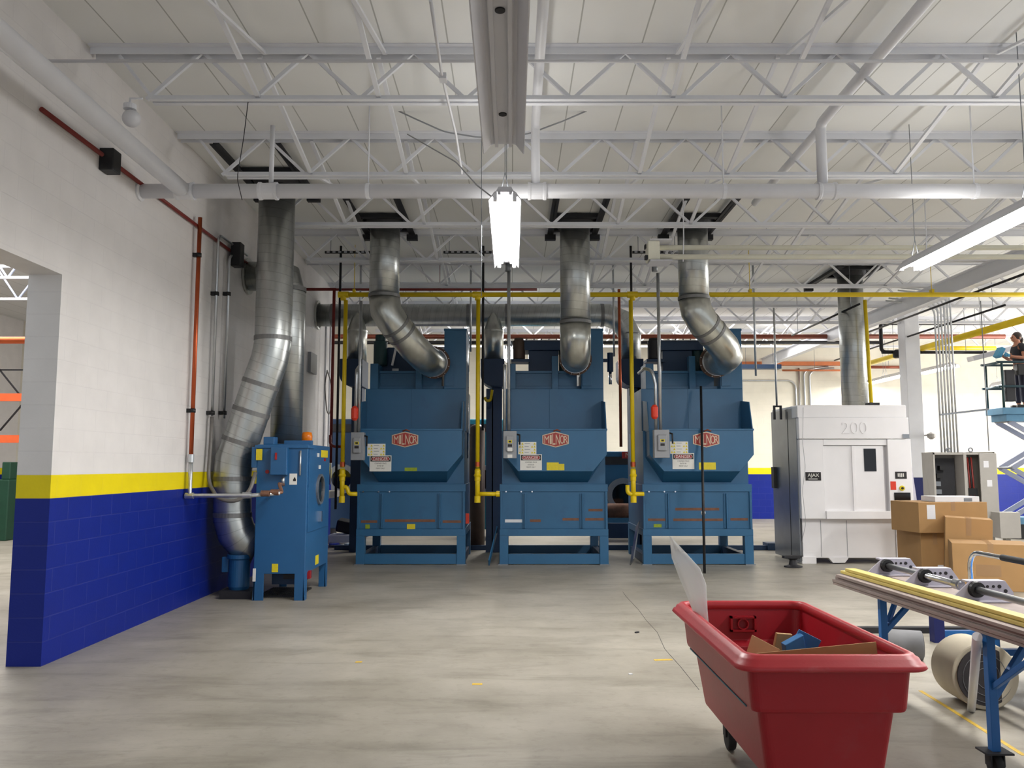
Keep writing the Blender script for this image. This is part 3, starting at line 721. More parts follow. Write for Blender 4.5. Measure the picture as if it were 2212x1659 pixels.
# ------------------------------------------------------------------ the three big blue dryers
YF = 14.4
def dryer(which, pxl, pxr, label):
    X0, X1 = P(pxl, 1215, YF).x, P(pxr, 1215, YF).x; W = X1 - X0
    t = thing('industrial_dryer', label, 'dryer', ((X0 + X1) / 2, YF + 0.9, 0), 'row of blue dryers')
    z = lambda py, dy=0.0: P(1106, py, YF + dy).z
    D = 1.85
    # base frame: posts and rails
    for x in (X0, X1 - 0.15):
        for y in (0.0, D - 0.15):
            mb = MB(); mb.bx(x, x + 0.15, YF + y, YF + y + 0.15, 0, z(1158)); mb.build('leg', 'dryer_blue', t, 0.006)
    mb = MB(); mb.bx(X0 + 0.15, X1 - 0.15, YF + 0.02, YF + 0.12, 0.01, z(1197)); mb.build('base_rail', 'dryer_blue', t, 0.005)
    mb = MB(); mb.bx(X0 + 0.15, X1 - 0.15, YF + D - 0.12, YF + D - 0.02, 0.01, 0.17); mb.build('base_rail', 'dryer_blue', t, 0.005)
    for x in (X0 + 0.02, X1 - 0.12):
        mb = MB(); mb.bx(x, x + 0.1, YF + 0.15, YF + D - 0.15, 0.01, 0.16); mb.build('base_rail', 'dryer_dark', t, 0.005)
    for x in (X0 - 0.02, X1 - 0.15):
        mb = MB(); mb.bx(x, x + 0.17, YF - 0.02, YF + 0.16, 0, 0.014); mb.build('foot_plate', 'steel_grey', t)
    mb = MB(); mb.bx(X0, X1, YF - 0.004, YF + D, z(1158), z(1143)); mb.build('sill_beam', 'dryer_blue', t, 0.006)
    # lower cabinet with flanges and ribs
    mb = MB(); mb.bx(X0 + 0.02, X1 - 0.02, YF + 0.03, YF + D, z(1143), z(1047))
    mb.bx(X0, X1, YF + 0.005, YF + 0.06, z(1062), z(1046))
    for x in (X0 + 0.01, X1 - 0.05): mb.bx(x, x + 0.04, YF - 0.01, YF + 0.04, z(1143), z(1062))
    for fx in (0.235, 0.765):
        x = X0 + W * fx; mb.bx(x - 0.012, x + 0.012, YF - 0.03, YF + 0.04, z(1141), z(1066))
        mb.bx(x - 0.05, x + 0.0, YF + 0.012, YF + 0.035, z(1141), z(1066))
    mb.build('lower_cabinet', 'dryer_blue', t, 0.004)
    for fx in (0.06, 0.20, 0.30):
        mb = MB(); mb.cyl((X0 + W * fx, YF - 0.008, z(1062)), (X0 + W * fx, YF + 0.02, z(1062)), 0.014, 8); mb.build('bolt', 'chrome', t)
    # rusty scrape lines along the lower cabinet
    bars = {'left': [(.04, .19, 1127), (.26, .72, 1125), (.79, .96, 1127)], 'middle': [(.28, .38, 1125), (.58, .73, 1122), (.79, .96, 1122), (.82, .95, 1102)],
            'right': [(.05, .22, 1123), (.28, .73, 1123), (.80, .96, 1122), (.30, .70, 1100)]}[which]
    for a, b_, py in bars:
        mb = MB(); mb.bx(X0 + W * a, X0 + W * b_, YF + 0.026, YF + 0.0295, z(py) - 0.022, z(py) + 0.022); mb.build('rust_scrape', 'rust', t)
    if which == 'middle':
        mb = MB(); mb.bx(X0 + W * .05, X0 + W * .22, YF + 0.026, YF + 0.0295, z(1125) - 0.03, z(1125) + 0.022); mb.build('bare_metal_strip', 'paper', t)
    # waist and upper body
    mb = MB(); mb.bx(X0 + 0.04, X1 - 0.03, YF + 0.10, YF + D - 0.05, z(1047), z(930))
    mb.build('waist', 'dryer_blue', t, 0.004)
    mb = MB(); mb.bx(X0 + 0.06, X1 - 0.02, YF + 0.34, YF + D - 0.05, z(930), z(840, .34))
    mb.bx(X0 + W * 0.47, X0 + W * 0.475, YF + 0.334, YF + 0.35, z(930), z(840, .34))
    mb.build('upper_body', 'dryer_blue', t, 0.004)
    # loading chute: lipped front plate, chamfered bottom, sloping underside, cheeks
    a0, a1 = X0 + 0.08, X1 - 0.05; yf = YF - 0.34; zf = lambda py: P(1106, py, yf).z
    fr = [(a0, zf(928)), (a0, zf(982)), (a0 + 0.24, zf(1018)), (a1 - 0.24, zf(1018)), (a1, zf(982)), (a1, zf(928))]
    front = [(x, yf, q) for x, q in fr]; back = [(x + (0.05 if i in (2,) else -0.05 if i in (3,) else 0), YF + 0.11, q - (0.20 if i in (2, 3) else 0.05 if i in (1, 4) else 0)) for i, (x, q) in enumerate(fr)]
    mb = MB(); mb.loft([front, back]); mb.bx(a0 - 0.012, a1 + 0.012, yf - 0.012, yf + 0.05, zf(930), zf(926)); mb.build('loading_chute', 'dryer_blue', t, 0.004)
    ych = YF + 0.36
    for x in (a0 - 0.004, a1 - 0.014):
        mb = MB(); mb.prism([(yf + 0.002, zf(932)), (YF - 0.16, P(1106, 868, YF - .16).z), (ych, P(1106, 866, ych).z), (ych, zf(932))], 'x', x, x + 0.018); mb.build('chute_cheek', 'dryer_blue', t, 0.003)
    # top frame
    ty = YF + 0.5; zt = lambda py: P(1106, py, ty).z
    mb = MB(); mb.bx(X0 + W * 0.15, X1 - 0.48, ty + 0.05, ty + 0.6, zt(842), zt(805)); mb.bx(X0 + W * 0.12, X1 - 0.42, ty, ty + 0.07, zt(840), zt(834)); mb.bx(X0 + W * 0.12, X1 - 0.42, ty, ty + 0.07, zt(806), zt(801)); mb.build('cross_panel', 'dryer_blue', t, 0.004)
    mb = MB(); mb.bx(X0 + W * 0.075, X0 + W * 0.15, YF + 0.32, ty + 0.4, zt(842), zt(788)); mb.build('corner_post', 'dryer_blue', t, 0.004)
    mb = MB(); mb.bx(X0 + W * 0.50, X0 + W * 0.56, ty - 0.06, ty + 0.1, zt(842), zt(770)); mb.build('stay_post', 'dryer_blue', t, 0.003)
    mb = MB(); mb.bx(X1 - 0.42, X1 - 0.02, YF + 0.33, YF + 1.3, zt(842), P(1106, 714, YF + .4).z); mb.bx(X1 - 0.43, X1 - 0.01, YF + 0.32, YF + 1.31, P(1106, 716, YF + .4).z, P(1106, 711, YF + .4).z); mb.build('air_column', 'dryer_blue', t, 0.01)
    mb = MB(); mb.bx(X1 - 0.40, X1 - 0.24, YF + 0.31, YF + 0.34, zt(836), zt(792)); mb.build('access_plate', 'dryer_blue', t, 0.003)
    mb = MB(); mb.bx(X1 - 0.62, X1 - 0.42, YF + 0.33, YF + 0.40, zt(812), zt(752)) ; mb.build('duct_plate', 'steel_grey', t)
    # drive on top
    yt = YF + 0.95; zq = lambda py: P(1106, py, yt).z
    if which == 'left':
        mb = MB(); x = P(822, 760, yt).x; mb.cyl((x, yt, zq(790)), (x, yt, zq(738)), 0.13, 20); mb.cyl((x, yt, zq(738)), (x, yt, zq(724)), 0.10, 20); mb.build('drive_motor', 'motor_green', t, 0.01)
        mb = MB(); mb.bx(x - 0.1, x + 0.95, yt + 0.15, yt + 0.5, zq(812), zq(748)); mb.build('drive_housing', 'dryer_dark', t, 0.01)
        mb = MB(); x = P(853, 768, yt).x; mb.ob((x, yt - 0.1, zq(772)), (0.04, 0.03, 0.34), (0, 0.2, 0)); mb.ob((x + 0.03, yt - 0.1, zq(801)), (0.12, 0.03, 0.06)); mb.build('bare_bracket', 'paper', t)
    else:
        cx = 1172 if which == 'middle' else 1461
        x = P(cx, 765, yt).x
        mb = MB(); mb.bx(x - 0.26, x + 0.30, yt, yt + 0.6, zq(812), zq(757)); mb.build('blower_box', 'dryer_dark', t, 0.01)
        mb = MB(); mb.bx(x - 0.36, x + 0.50, yt - 0.05, yt + 0.6, zq(757), zq(737)); mb.build('drive_housing', 'dryer_dark', t, 0.01)
        mb = MB(); mb.cyl((x + 0.42, yt + 0.1, zq(812)), (x + 0.42, yt + 0.1, zq(735)), 0.11, 18); mb.build('drive_motor', 'motor_green', t, 0.01)
        cx = 1121 if which == 'middle' else 1412
        xm = P(cx, 755, yt).x
        mb = MB(); mb.cyl((xm, yt, zq(776)), (xm, yt, zq(736)), 0.115, 20); mb.cyl((xm, yt, zq(736)), (xm, yt, zq(731)), 0.09, 20); mb.build('brown_motor', 'motor_brown' if which == 'middle' else 'dark_steel', t, 0.012)
        mb = MB(); mb.bx(xm - 0.15, xm + 0.2, yt - 0.1, yt + 0.3, zq(783), zq(777)); mb.build('motor_shelf', 'dryer_dark', t)
        mb = MB()
        for k in range(6): mb.cyl((x - 0.3 + k * 0.14, yt - 0.06, zq(737)), (x - 0.3 + k * 0.14, yt - 0.06, zq(733)), 0.012, 8)
        mb.bx(x - 0.36, x + 0.44, yt - 0.1, yt - 0.02, zq(738), zq(736.5))
        mb.build('lid_bolts', 'steel_grey', t)
    # exhaust blower scroll at the rear left
    ys = YC - 0.2
    bx_ = {'left': (742, 790), 'middle': (1040, 1090), 'right': (1334, 1384)}[which]
    xa, xb_ = P(bx_[0], 800, ys).x, P(bx_[1], 800, ys).x
    zs = lambda py: P(1106, py, ys).z
    zt_, zl, zm = zs(780), zs(838), zs(815); poly = [(xa, zt_), (xb_, zt_), (xb_, zl)]
    for k in range(7):
        a = math.pi / 2 * k / 6; poly.append((xa + (xb_ - xa) * 0.55 * (1 - math.sin(a)), zm - (zm - zl) * math.cos(a)))
    mb = MB(); mb.prism(poly, 'y', YF + D - 0.08, ys + 0.3); mb.build('blower_scroll', 'dryer_dark', t, 0.01)
    mb = MB(); mb.bx(xb_ - 0.25, xb_ - 0.05, ys - 0.1, ys + 0.25, 0, zl); mb.build('blower_stand', 'dryer_dark', t)
    # badge and signs on the chute
    bc = {'left': 875, 'middle': 1200, 'right': 1525}[which]; c = P(bc, 949.5, yf); y = yf
    hexa = [(-.225, .075), (0, .135), (.225, .075), (.225, -.075), (0, -.135), (-.225, -.075)]
    mb = MB(); mb.prism([(c.x + a, c.z + b_) for a, b_ in hexa], 'y', y - 0.012, y - 0.001); bo = mb.build('badge', 'badge_face', t, 0.002, label='hexagonal red and tan nameplate')
    mb = MB(); mb.prism([(c.x + a * .93, c.z + b_ * .88) for a, b_ in hexa], 'y', y - 0.014, y - 0.011); mb.build('badge_field', 'badge_red', bo)
    for i, ch in enumerate('MILNOR'):
        wd = [0.078, 0.03, 0.05, 0.07, 0.066, 0.062][i]; xs = [-0.155, -0.085, -0.031, 0.041, 0.115, 0.18][i]
        hh = 0.185 - abs(xs) * 0.36
        mb = MB(); text_mb(mb, ch, (c.x + xs * 0.97, y - 0.0135, c.z), wd, hh, depth=0.004); mb.build('letter', 'badge_face', bo)
    sx = {'left': (822, 1001), 'middle': (1147, 998.5), 'right': (1476, 996)}[which]; c = P(sx[0], sx[1], y)
    mb = MB(); mb.bx(c.x - .185, c.x + .185, y - 0.004, y - 0.0005, c.z - .135, c.z + .135); so = mb.build('danger_sign', 'label_white', t, label='white danger sign with red lettering panel')
    mb = MB(); mb.bx(c.x - .172, c.x + .172, y - 0.0055, y - 0.0035, c.z + .032, c.z + .122); mb.build('sign_panel', 'ink', so)
    mb = MB(); pts = [(c.x + math.copysign(max(0, .155 - .035), math.cos(a)) + .035 * math.cos(a) * 1.0, c.z + .077 + .035 * math.sin(a)) for a in [2 * math.pi * k / 28 for k in range(28)]]
    mb.prism(pts, 'y', y - 0.007, y - 0.005); mb.build('sign_oval', 'label_white', so)
    mb = MB(); mb.prism([(c.x + (a - c.x) * .965, c.z + .077 + (b_ - c.z - .077) * .86) for a, b_ in pts], 'y', y - 0.008, y - 0.0065); mb.build('sign_field', 'danger_red', so)
    mb = MB(); text_mb(mb, 'DANGER', (c.x, y - 0.0078, c.z + .077), .25, .046, depth=0.002); mb.build('sign_word', 'label_white', so)
    for i, s_ in enumerate(('CONFINED SPACE', 'ENTER BY', 'PERMIT ONLY')):
        mb = MB(); text_mb(mb, s_, (c.x, y - 0.0036, c.z - .0 - i * .042), (.20, .11, .15)[i], .024, depth=0.001); mb.build('sign_text', 'ink', so)
    sx = {'left': (813, 972), 'middle': (1139, 968), 'right': (1467, 967)}[which]; c = P(sx[0], sx[1], y)
    mb = MB(); mb.bx(c.x - .155, c.x + .155, y - 0.003, y - 0.0004, c.z - .105, c.z + .105); so = mb.build('warning_sheet', 'label_white', t, label='cream sheet of small warning triangles')
    for r in range(4):
        for q in (-.125, -.082, .082, .125):
            if r in (0, 2) and q in (-.125, .082): continue
            xx, zz = c.x + q, c.z + .075 - r * .05
            mb = MB(); mb.prism([(xx - .02, zz - .016), (xx + .02, zz - .016), (xx, zz + .02)], 'y', y - 0.0045, y - 0.0028); mb.build('warning_triangle', 'label_yellow', so)
    for r in range(4):
        mb = MB(); mb.bx(c.x - .045, c.x + .045 - .02 * (r % 2), y - 0.0042, y - 0.0028, c.z + .078 - r * .05 - .006, c.z + .078 - r * .05 + .004); mb.build('warning_line', 'grey_paint', so)
    def sticker(px0, px1, py0, py1, yy, m, nm):
        a, b_ = P(px0, py1, yy), P(px1, py0, yy); mb = MB(); mb.bx(a.x, b_.x, yy - 0.003, yy - 0.0004, a.z, b_.z)
        return mb.build(nm, m, t)
    if which == 'left':
        sticker(874, 901, 1010, 1017.5, y, 'label_green', 'sticker_remnant'); sticker(879, 897, 1132, 1145, YF + 0.026, 'label_yellow', 'yellow_sticker'); sticker(789, 799, 1133, 1142, YF + 0.026, 'label_green', 'sticker_remnant')
    if which == 'middle': sticker(1181, 1207, 999, 1016, y, 'label_yellow', 'yellow_sticker'); sticker(1207.3, 1219, 1002, 1016, y, 'label_yellow', 'yellow_sticker')
    if which == 'right': sticker(1510, 1546, 999, 1014.5, y, 'label_yellow', 'yellow_sticker'); sticker(1412, 1429, 1132, 1139, YF + 0.026, 'label_green', 'sticker_remnant')
    mb = MB(); cx = P(bc + 3, 934, y); mb.tube([cx + V((-.06, -.02, .02)), cx + V((0, -.02, .045)), cx + V((.06, -.02, .02))], 0.012, 8); mb.build('latch', 'brown_pipe', t)
    return X0, X1
DX = {}
for wh, a, b_, lb in (('left', 768, 1005, 'left of three big blue dryers, one green sticker scrap on its chute'), ('middle', 1079, 1315, 'middle of three big blue dryers, straight duct on top'),
                      ('right', 1390, 1629, 'right of three big blue dryers, black rod leaning on its front')):
    DX[wh] = dryer(wh, a, b_, lb)

# disconnect switches and their conduits
def disconnect(which, pxa, pxb, pya, pyb, Y):
    a, b_ = P(pxa, pyb, Y), P(pxb, pya, Y); w_ = b_.x - a.x; h = b_.z - a.z
    t = thing('disconnect_switch', 'grey metal switch box at the front left corner of the %s dryer' % which, 'switch box', ((a.x + b_.x) / 2, Y, a.z), 'dryer switch boxes')
    mb = MB(); mb.bx(a.x, b_.x, Y, Y + 0.16, a.z, b_.z); mb.build('box', 'grey_paint', t, 0.008)
    mb = MB(); mb.bx(a.x + w_ * .2, b_.x - w_ * .2, Y - 0.05, Y + 0.01, a.z + h * .25, b_.z - h * .18); cv = mb.build('cover', 'grey_paint', t, 0.02, 3)
    cx = (a.x + b_.x) / 2; yy = Y - 0.052
    mb = MB(); mb.bx(cx - .035, cx + .035, yy - .002, yy + .002, a.z + h * .56, a.z + h * .66); mb.build('label', 'label_yellow', cv)
    mb = MB(); mb.bx(cx - .022, cx + .022, yy - .003, yy - .001, a.z + h * .58, a.z + h * .64); mb.build('label_mark', 'ink', cv)
    mb = MB(); mb.bx(cx - .035, cx + .035, yy - .002, yy + .002, a.z + h * .42, a.z + h * .51); mb.build('label', 'ink', cv)
    if which == 'middle':
        mb = MB(); mb.bx(cx - .04, cx + .04, yy - .002, yy + .002, a.z + h * .25, a.z + h * .38); mb.build('label', 'label_white', cv)
        mb = MB(); mb.bx(cx - .04, cx + .04, Y - .004, Y, a.z + h * .02, a.z + h * .14); mb.build('label', 'label_white', t)
    mb = MB(); mb.tube([(b_.x + .01, Y + .05, b_.z - h * .12), (b_.x + .05, Y + .02, b_.z - h * .15), (b_.x + .05, Y, b_.z - h * .5)], 0.014, 8); mb.build('lever', 'black', t)
    return a, b_
YS = 13.72
disconnect('left', 757, 786, 934, 994, YS); disconnect('middle', 1087, 1116, 931, 990, YS); disconnect('right', 1414, 1446, 928, 989, YS)
def up(label, pts, r=0.028, m='conduit', R=0.12, grp='dryer conduits', nm='conduit'):
    return pipe(nm, label, 'conduit', pts, r, m, grp, R)
YK = YS + 0.08
def vert(px, py0, py1, Y, px1=None):
    a = P(px, py0, Y); b_ = P(px if px1 is None else px1, py1, Y); return [a, V((a.x, Y, b_.z))]
up('right one of two conduits rising from the left dryer switch box', vert(775, 933, 650, YK))
up('left one of two conduits rising from the left dryer switch box', fillet([P(768, 933, YK), V((P(768, 933, YK).x, YK, P(768, 800, YK).z)), V((P(776, 786, YK + .5).x, YK + .62, P(776, 786, YK + .5).z))], .1))
up('left one of two conduits rising from the middle dryer switch box', fillet([P(1090, 930, YK), V((P(1090, 930, YK).x, YK, P(1090, 790, YK).z)), V((P(1090, 780, YK).x, YK + .6, P(1090, 780, YK).z))], .1))
TALL = {}
TALL['middle'] = up('tall conduit rising from the middle dryer switch box to the lit fixture', vert(1099, 930, 574, YK))
up('left one of two conduits on the right dryer, crooked at its top', fillet([P(1417, 928, YK), P(1416, 830, YK), P(1409, 800, YK), P(1392, 796, YK + .2), P(1380, 806, YK + .6)], .15))
TALL['right'] = up('tall conduit rising from the right dryer switch box to the heater', vert(1427, 928, 590, YK))
for px, lb in ((1096, 'middle'), (1412, 'right')):
    c = P(px + 2, 578, YK); mb = MB(); mb.cyl(c + V((0, 0, -.07)), c + V((0, 0, .07)), .05, 14); mb.ob(c + V((0.0, 0, .1)), (.2, .1, .03))
    mb.build('conduit_head', 'steel_grey', TALL[lb])
for px, py, lb in ((768, 893, 'left'), (1416, 890, 'right')):
    c = P(px - 2, py, YK - .05); mb = MB(); mb.lathe([(.03, -.12), (.06, -.08), (.06, .08), (.03, .12)], c, (0, 0.0, 1), 12); tag(mb.build('warning_tag', 'tag_red'), 'red tag hung on the conduit beside the %s dryer' % lb, 'tag')
for px in (765, 1085, 1410):
    pass

# yellow gas main and its drops
YG = 14.15; zg = P(1106, 636.5, YG).z
t = thing('gas_main', 'long yellow gas pipe running level across in front of the roof joists', 'pipe', (P(742, 636, YG).x, YG, zg))
xs = P(742, 636, YG).x
mb = MB(); mb.tube([(xs - 0.06, YG, zg), (14.5, YG, zg)], 0.043, 16); mb.build('pipe_run', 'gas_yellow', t)
for px in (742, 1032, 1366):
    x = P(px, 636, YG).x; mb = MB(); mb.lathe([(.043, -.09), (.056, -.09), (.056, .09), (.043, .09)], (x, YG, zg), (1, 0, 0), 16, None, True); mb.cyl((x, YG, zg), (x, YG, zg - .1), .05, 16); mb.build('tee', 'gas_yellow', t)
for px in (765, 1620, 2013):
    x = P(px, 636, YG).x; mb = MB(); mb.bx(x - .02, x + .02, YG - .05, YG + .05, zg + .03, zg + .09); mb.cyl((x, YG, zg + .08), (x, YG, ZR - .1), .006, 8); mb.build('hanger', 'gas_yellow', t)
for px, br, lb in ((742, 'L', 'left'), (1032, 'R', 'middle'), (1366, 'B', 'right')):
    x = P(px, 900, YG).x; zz = lambda py: P(px, py, YG).z; YGd = YG
    t = thing('gas_drop', 'vertical yellow gas pipe dropping from the main to the %s dryer' % lb, 'pipe', (x, YG, zz(1085)), 'yellow gas drops')
    mb = MB(); mb.cyl((x, YG, zg - .1), (x, YG, zz(1010)), .036, 16); mb.build('upper_pipe', 'gas_yellow', t)
    mb = MB(); mb.lathe([(.036, -.1), (.05, -.09), (.05, -.03), (.065, 0), (.05, .03), (.05, .09), (.036, .1)], (x, YG, zz(1027)), (0, 0, 1), 16, None, True); mb.build('union', 'gas_yellow', t)
    mb = MB(); mb.lathe([(.028, -.04), (.045, -.04), (.045, .04), (.028, .04)], (x, YG, zz(1003)), (0, 0, 1), 16, None, True); mb.build('valve', 'copper', t)
    mb = MB(); mb.cyl((x, YG, zz(1012)), (x, YG, zz(1076)), .042, 16); mb.lathe([(.042, -.06), (.052, -.06), (.052, .05), (.042, .05)], (x, YG, zz(1078)), (0, 0, 1), 16); mb.build('drip_leg', 'gas_yellow', t)
    zb = zz(1067)
    mb = MB()
    if br == 'L': mb.tube(fillet([(x, YG, zz(1052)), (x + .08, YG, zz(1052)), (x + .12, YG, zb), (x + .26, YG, zb)], .05), .036, 12)
    elif br == 'R': mb.tube([(x, YG, zb), (x + .36, YG, zb)], .036, 12); mb.lathe([(.036, -.03), (.05, -.03), (.05, .03), (.036, .03)], (x + .35, YG, zb), (1, 0, 0), 12, None, True)
    else: mb.tube(fillet([(x - .1, YG, zz(1048)), (x - .1, YG, zb), (x + .18, YG, zb)], .06), .036, 12)
    mb.build('branch', 'gas_yellow', t)
# dark drops and thin pipes between the machines
Yd = 14.6
for px, px1, y0, y1, lb in ((737, 737, 515, 1100, 'left of the left dryer'), (1044, 1044, 515, 930, 'beside the middle yellow gas drop'), (1362, 1364, 512, 720, 'behind the right yellow gas drop')):
    a = P(px, y0, Yd); b_ = P(px1, y1, Yd); mb = MB(); mb.tube([a, V((a.x, Yd, b_.z))], 0.022, 10)
    tag(mb.build('air_pipe', 'black_pipe'), 'thin black pipe hanging straight down ' + lb, 'pipe', 'black hanging pipes')
mb = MB(); mb.tube([P(1522, 1238, 12.97), P(1514, 835, 14.33)], 0.022, 12); o = mb.build('long_rod', 'black_pipe')
tag(o, 'long black rod leaning from the floor against the right dryer', 'rod')
q = P(1519, 1108, 13.41); mb = MB(); mb.lathe([(.026, -.02), (.036, -.02), (.036, .02), (.026, .02)], q, (0, 0.45, 1), 12, None, True); mb.build('tape_wrap', 'paper', o)
Yr = 15.8
for px, y0, y1, m, r, lb in ((722, 625, 1000, 'red_pipe', .03, 'thin dark red pipe running down left of the left yellow gas drop'), (1337, 625, 965, 'copper', .028, 'thin copper pipe running down left of the right dryer'),
                         (780, 560, 700, 'conduit', .02, 'thin conduit just behind the top of the left gas drop'),
                         (1017, 640, 760, 'conduit', .02, 'thin conduit right of the left dryer column'), (1325, 640, 770, 'conduit', .02, 'thin conduit right of the middle dryer column'),
                         (1628, 640, 812, 'conduit', .022, 'thin conduit hanging right of the right dryer column')):
    a = P(px, y0, Yr); b_ = P(px, y1, Yr); pipe('thin_pipe', lb, 'pipe', [V((a.x, Yr, ZR - .001)) if r < .025 else V((a.x, Yr, a.z)), V((a.x, Yr, b_.z))], r, m, 'thin pipes by the dryers')
a = P(722, 965, Yr); pipe('drain_hook', 'thin dark red pipe elbow turning towards the left dryer', 'pipe', fillet([V((P(722, 625, Yr).x, Yr - .07, P(722, 940, Yr).z)), V((P(722, 625, Yr).x, Yr - .07, a.z)), V((P(757, 968, Yr).x - .1, Yr - .07, a.z))], .1), .026, 'red_pipe')
pipe('sprinkler_main', 'dark red sprinkler pipe high across behind the left dryer', 'pipe', [V((XW + .002, 15.8, P(800, 625, 15.8).z)), V((P(1160, 625, 15.8).x, 15.8, P(800, 625, 15.8).z))], .03, 'red_pipe')
mb = MB(); c = P(950, 622, 15.8); mb.ob(c, (.09, .09, .1)); mb.tube([c, V((c.x, c.y, ZR - .001))], .006, 6); tag(mb.build('hanger_clamp', 'red_pipe'), 'small dark red clamp on the joist above the left dryer', 'clamp')
# actuators in the gap right of each column
for px, lb in ((1007, 'left'), (1318, 'middle')):
    c = P(px, 790, 15.6); t = thing('actuator', 'dark blue actuator cylinder right of the %s dryer column' % lb, 'actuator', c, 'actuators')
    mb = MB(); mb.cyl(c + V((0, 0, -.12)), c + V((0, 0, .25)), .06, 14); mb.build('cylinder', 'dryer_dark', t, .008)
    mb = MB(); mb.cyl(c + V((0, 0, -.36)), c + V((0, 0, -.12)), .03, 12); mb.build('rod', 'chrome', t)
    mb = MB(); mb.ob(c + V((-.13, .0, .1)), (.26, .06, .06)); mb.build('bracket', 'dryer_dark', t)
c = P(1004, 900, 15.4); mb = MB(); mb.cyl(V((c.x + .02, 15.4, P(1004, 990, 15.4).z)), V((c.x + .02, 15.4, P(1004, 836, 15.4).z)), .055, 14)
tag(mb.build('lift_cylinder', 'chrome'), 'shiny upright cylinder in the gap right of the left dryer', 'cylinder')
mb = MB(); c = P(1010, 1120, 14.9); mb.ob(c, (.06, .05, .18)); tag(mb.build('red_tag', 'tag_red'), 'red tag low in the gap right of the left dryer', 'tag')
# leaning covers
a, b_ = P(1056, 1216, 14.2), P(1074, 1142, 14.75); mb = MB(); mb.bar(a, b_, .14, .02, None, (1, 0, 0)); tag(mb.build('steel_strip', 'dryer_blue'), 'narrow blue strip leaning in the gap before the middle dryer', 'panel')
a, b_ = P(1365, 1214, 14.2), P(1378, 1132, 14.75); mb = MB(); mb.bar(a, b_, .02, .19, None, (0, 1, 0)); tag(mb.build('steel_sheet', 'panel_steel'), 'shiny bent steel sheet leaning in the gap before the right dryer', 'panel')

# machinery glimpsed through the gaps between the dryers
def washer(px0, px1, pyt, Y, m, label, zb=0.0, pyb=None, grp='machines behind the dryers'):
    a, b_ = P(px0, 1000, Y), P(px1, pyt, Y); t = thing('washer_extractor', label, 'washing machine', ((a.x + b_.x) / 2, Y + .6, 0), grp)
    w_ = b_.x - a.x; zt_ = b_.z
    mb = MB(); mb.bx(a.x, b_.x, Y, Y + 1.3, .25, zt_); mb.build('shell', m, t, .03)
    for x in (a.x + .05, b_.x - .2):
        mb = MB(); mb.bx(x, x + .15, Y + .1, Y + 1.1, 0, .25); mb.build('foot', 'dryer_dark', t)
    cx = (a.x + b_.x) / 2; mb = MB(); mb.lathe([(w_ * .22, -.05), (w_ * .32, -.05), (w_ * .33, 0), (w_ * .22, 0)], (cx, Y, .25 + (zt_ - .25) * .45), (0, 1, 0), 28, None, True); mb.build('door_ring', 'steel_grey', t)
    mb = MB(); mb.cyl((cx, Y - .02, .25 + (zt_ - .25) * .45), (cx, Y + .01, .25 + (zt_ - .25) * .45), w_ * .23, 28); mb.build('door_glass', 'dark_glass', t)
    mb = MB(); mb.bx(a.x + w_ * .1, b_.x - w_ * .1, Y - .02, Y, zt_ - .3, zt_ - .12); mb.build('control_strip', 'dark_steel', t)
    return t
washer(1000, 1092, 905, 19.0, 'teal', 'teal machine seen in the gap between the left and middle dryers')
washer(1290, 1400, 975, 18.6, 'dryer_blue', 'blue machine seen in the gap between the middle and right dryers')
c = P(1356, 983, 18.55); mb = MB(); mb.ob(c, (.26, .012, .15)); o = tag(mb.build('machine_badge', 'badge_red'), 'small red plate on the blue machine in the right gap', 'plate')
mb = MB(); text_mb(mb, 'M', c + V((0, -.007, 0)), .1, .1, depth=.004); mb.build('letter', 'badge_face', o)
washer(690, 790, 905, 19.2, 'dryer_dark', 'dark blue machine seen left of the left dryer')
mb = MB(); c = P(1342, 1103, 17.4); mb.cyl(c + V((-.4, 0, 0)), c + V((.35, 0, 0)), .15, 20); t = tag(mb.build('roller', 'rust'), 'rusty roller low in the gap between the middle and right dryers', 'roller')
mb = MB(); mb.bx(c.x - .45, c.x - .38, 17.2, 17.7, 0, c.z); mb.bx(c.x + .33, c.x + .40, 17.2, 17.7, 0, c.z); mb.bx(c.x - .45, c.x + .4, 17.3, 17.6, 0.2, .5); mb.build('stand', 'dryer_dark', t)
mb = MB(); c = P(1030, 975, 17.2); mb.cyl(V((c.x, 17.2, 0.0)), V((c.x, 17.2, P(1030, 930, 17.2).z)), .17, 20); mb.ball((c.x, 17.2, P(1030, 930, 17.2).z), .17, 20, None, (1, 1, .8)); tag(mb.build('brown_tank', 'motor_brown'), 'brown upright tank in the gap left of the middle dryer', 'tank')
for px, py0, py1, m, lb in ((1058, 840, 1190, 'dryer_dark', 'dark blue upright beam in the gap left of the middle dryer'), (1384, 838, 1190, 'black', 'black upright beam just left of the right dryer')):
    a = P(px, py0, 16.5); mb = MB(); mb.bx(a.x - .07, a.x + .07, 16.45, 16.6, 0, a.z); tag(mb.build('upright_beam', m), lb, 'beam')
mb = MB(); mb.tube(fillet([P(1047, 858, 15.8), P(1050, 866, 15.8), P(1060, 866, 15.8), P(1063, 842, 15.8)], .06), .028, 10); tag(mb.build('yellow_hose', 'gas_yellow'), 'short yellow looped hose under the middle blower', 'hose')
mb = MB()
for x0, x1, y in ((P(722, 1187, 16.9).x, P(1700, 1187, 16.9).x, 16.9),): mb.bx(x0, x1, y, y + .12, 0, .09); mb.bx(x0 + .3, x0 + .5, y - .05, y + .3, 0, .12); mb.bx(x1 - .4, x1 - .1, y - .05, y + .3, 0, .14)
tag(mb.build('floor_rail', 'dryer_dark'), 'low dark blue rail on the floor behind the dryers', 'rail')
t = thing('wrapped_bundle', 'clear wrapped bundle on the floor left of the left dryer', 'bundle', P(742, 1155, 17.6) * 1.0)
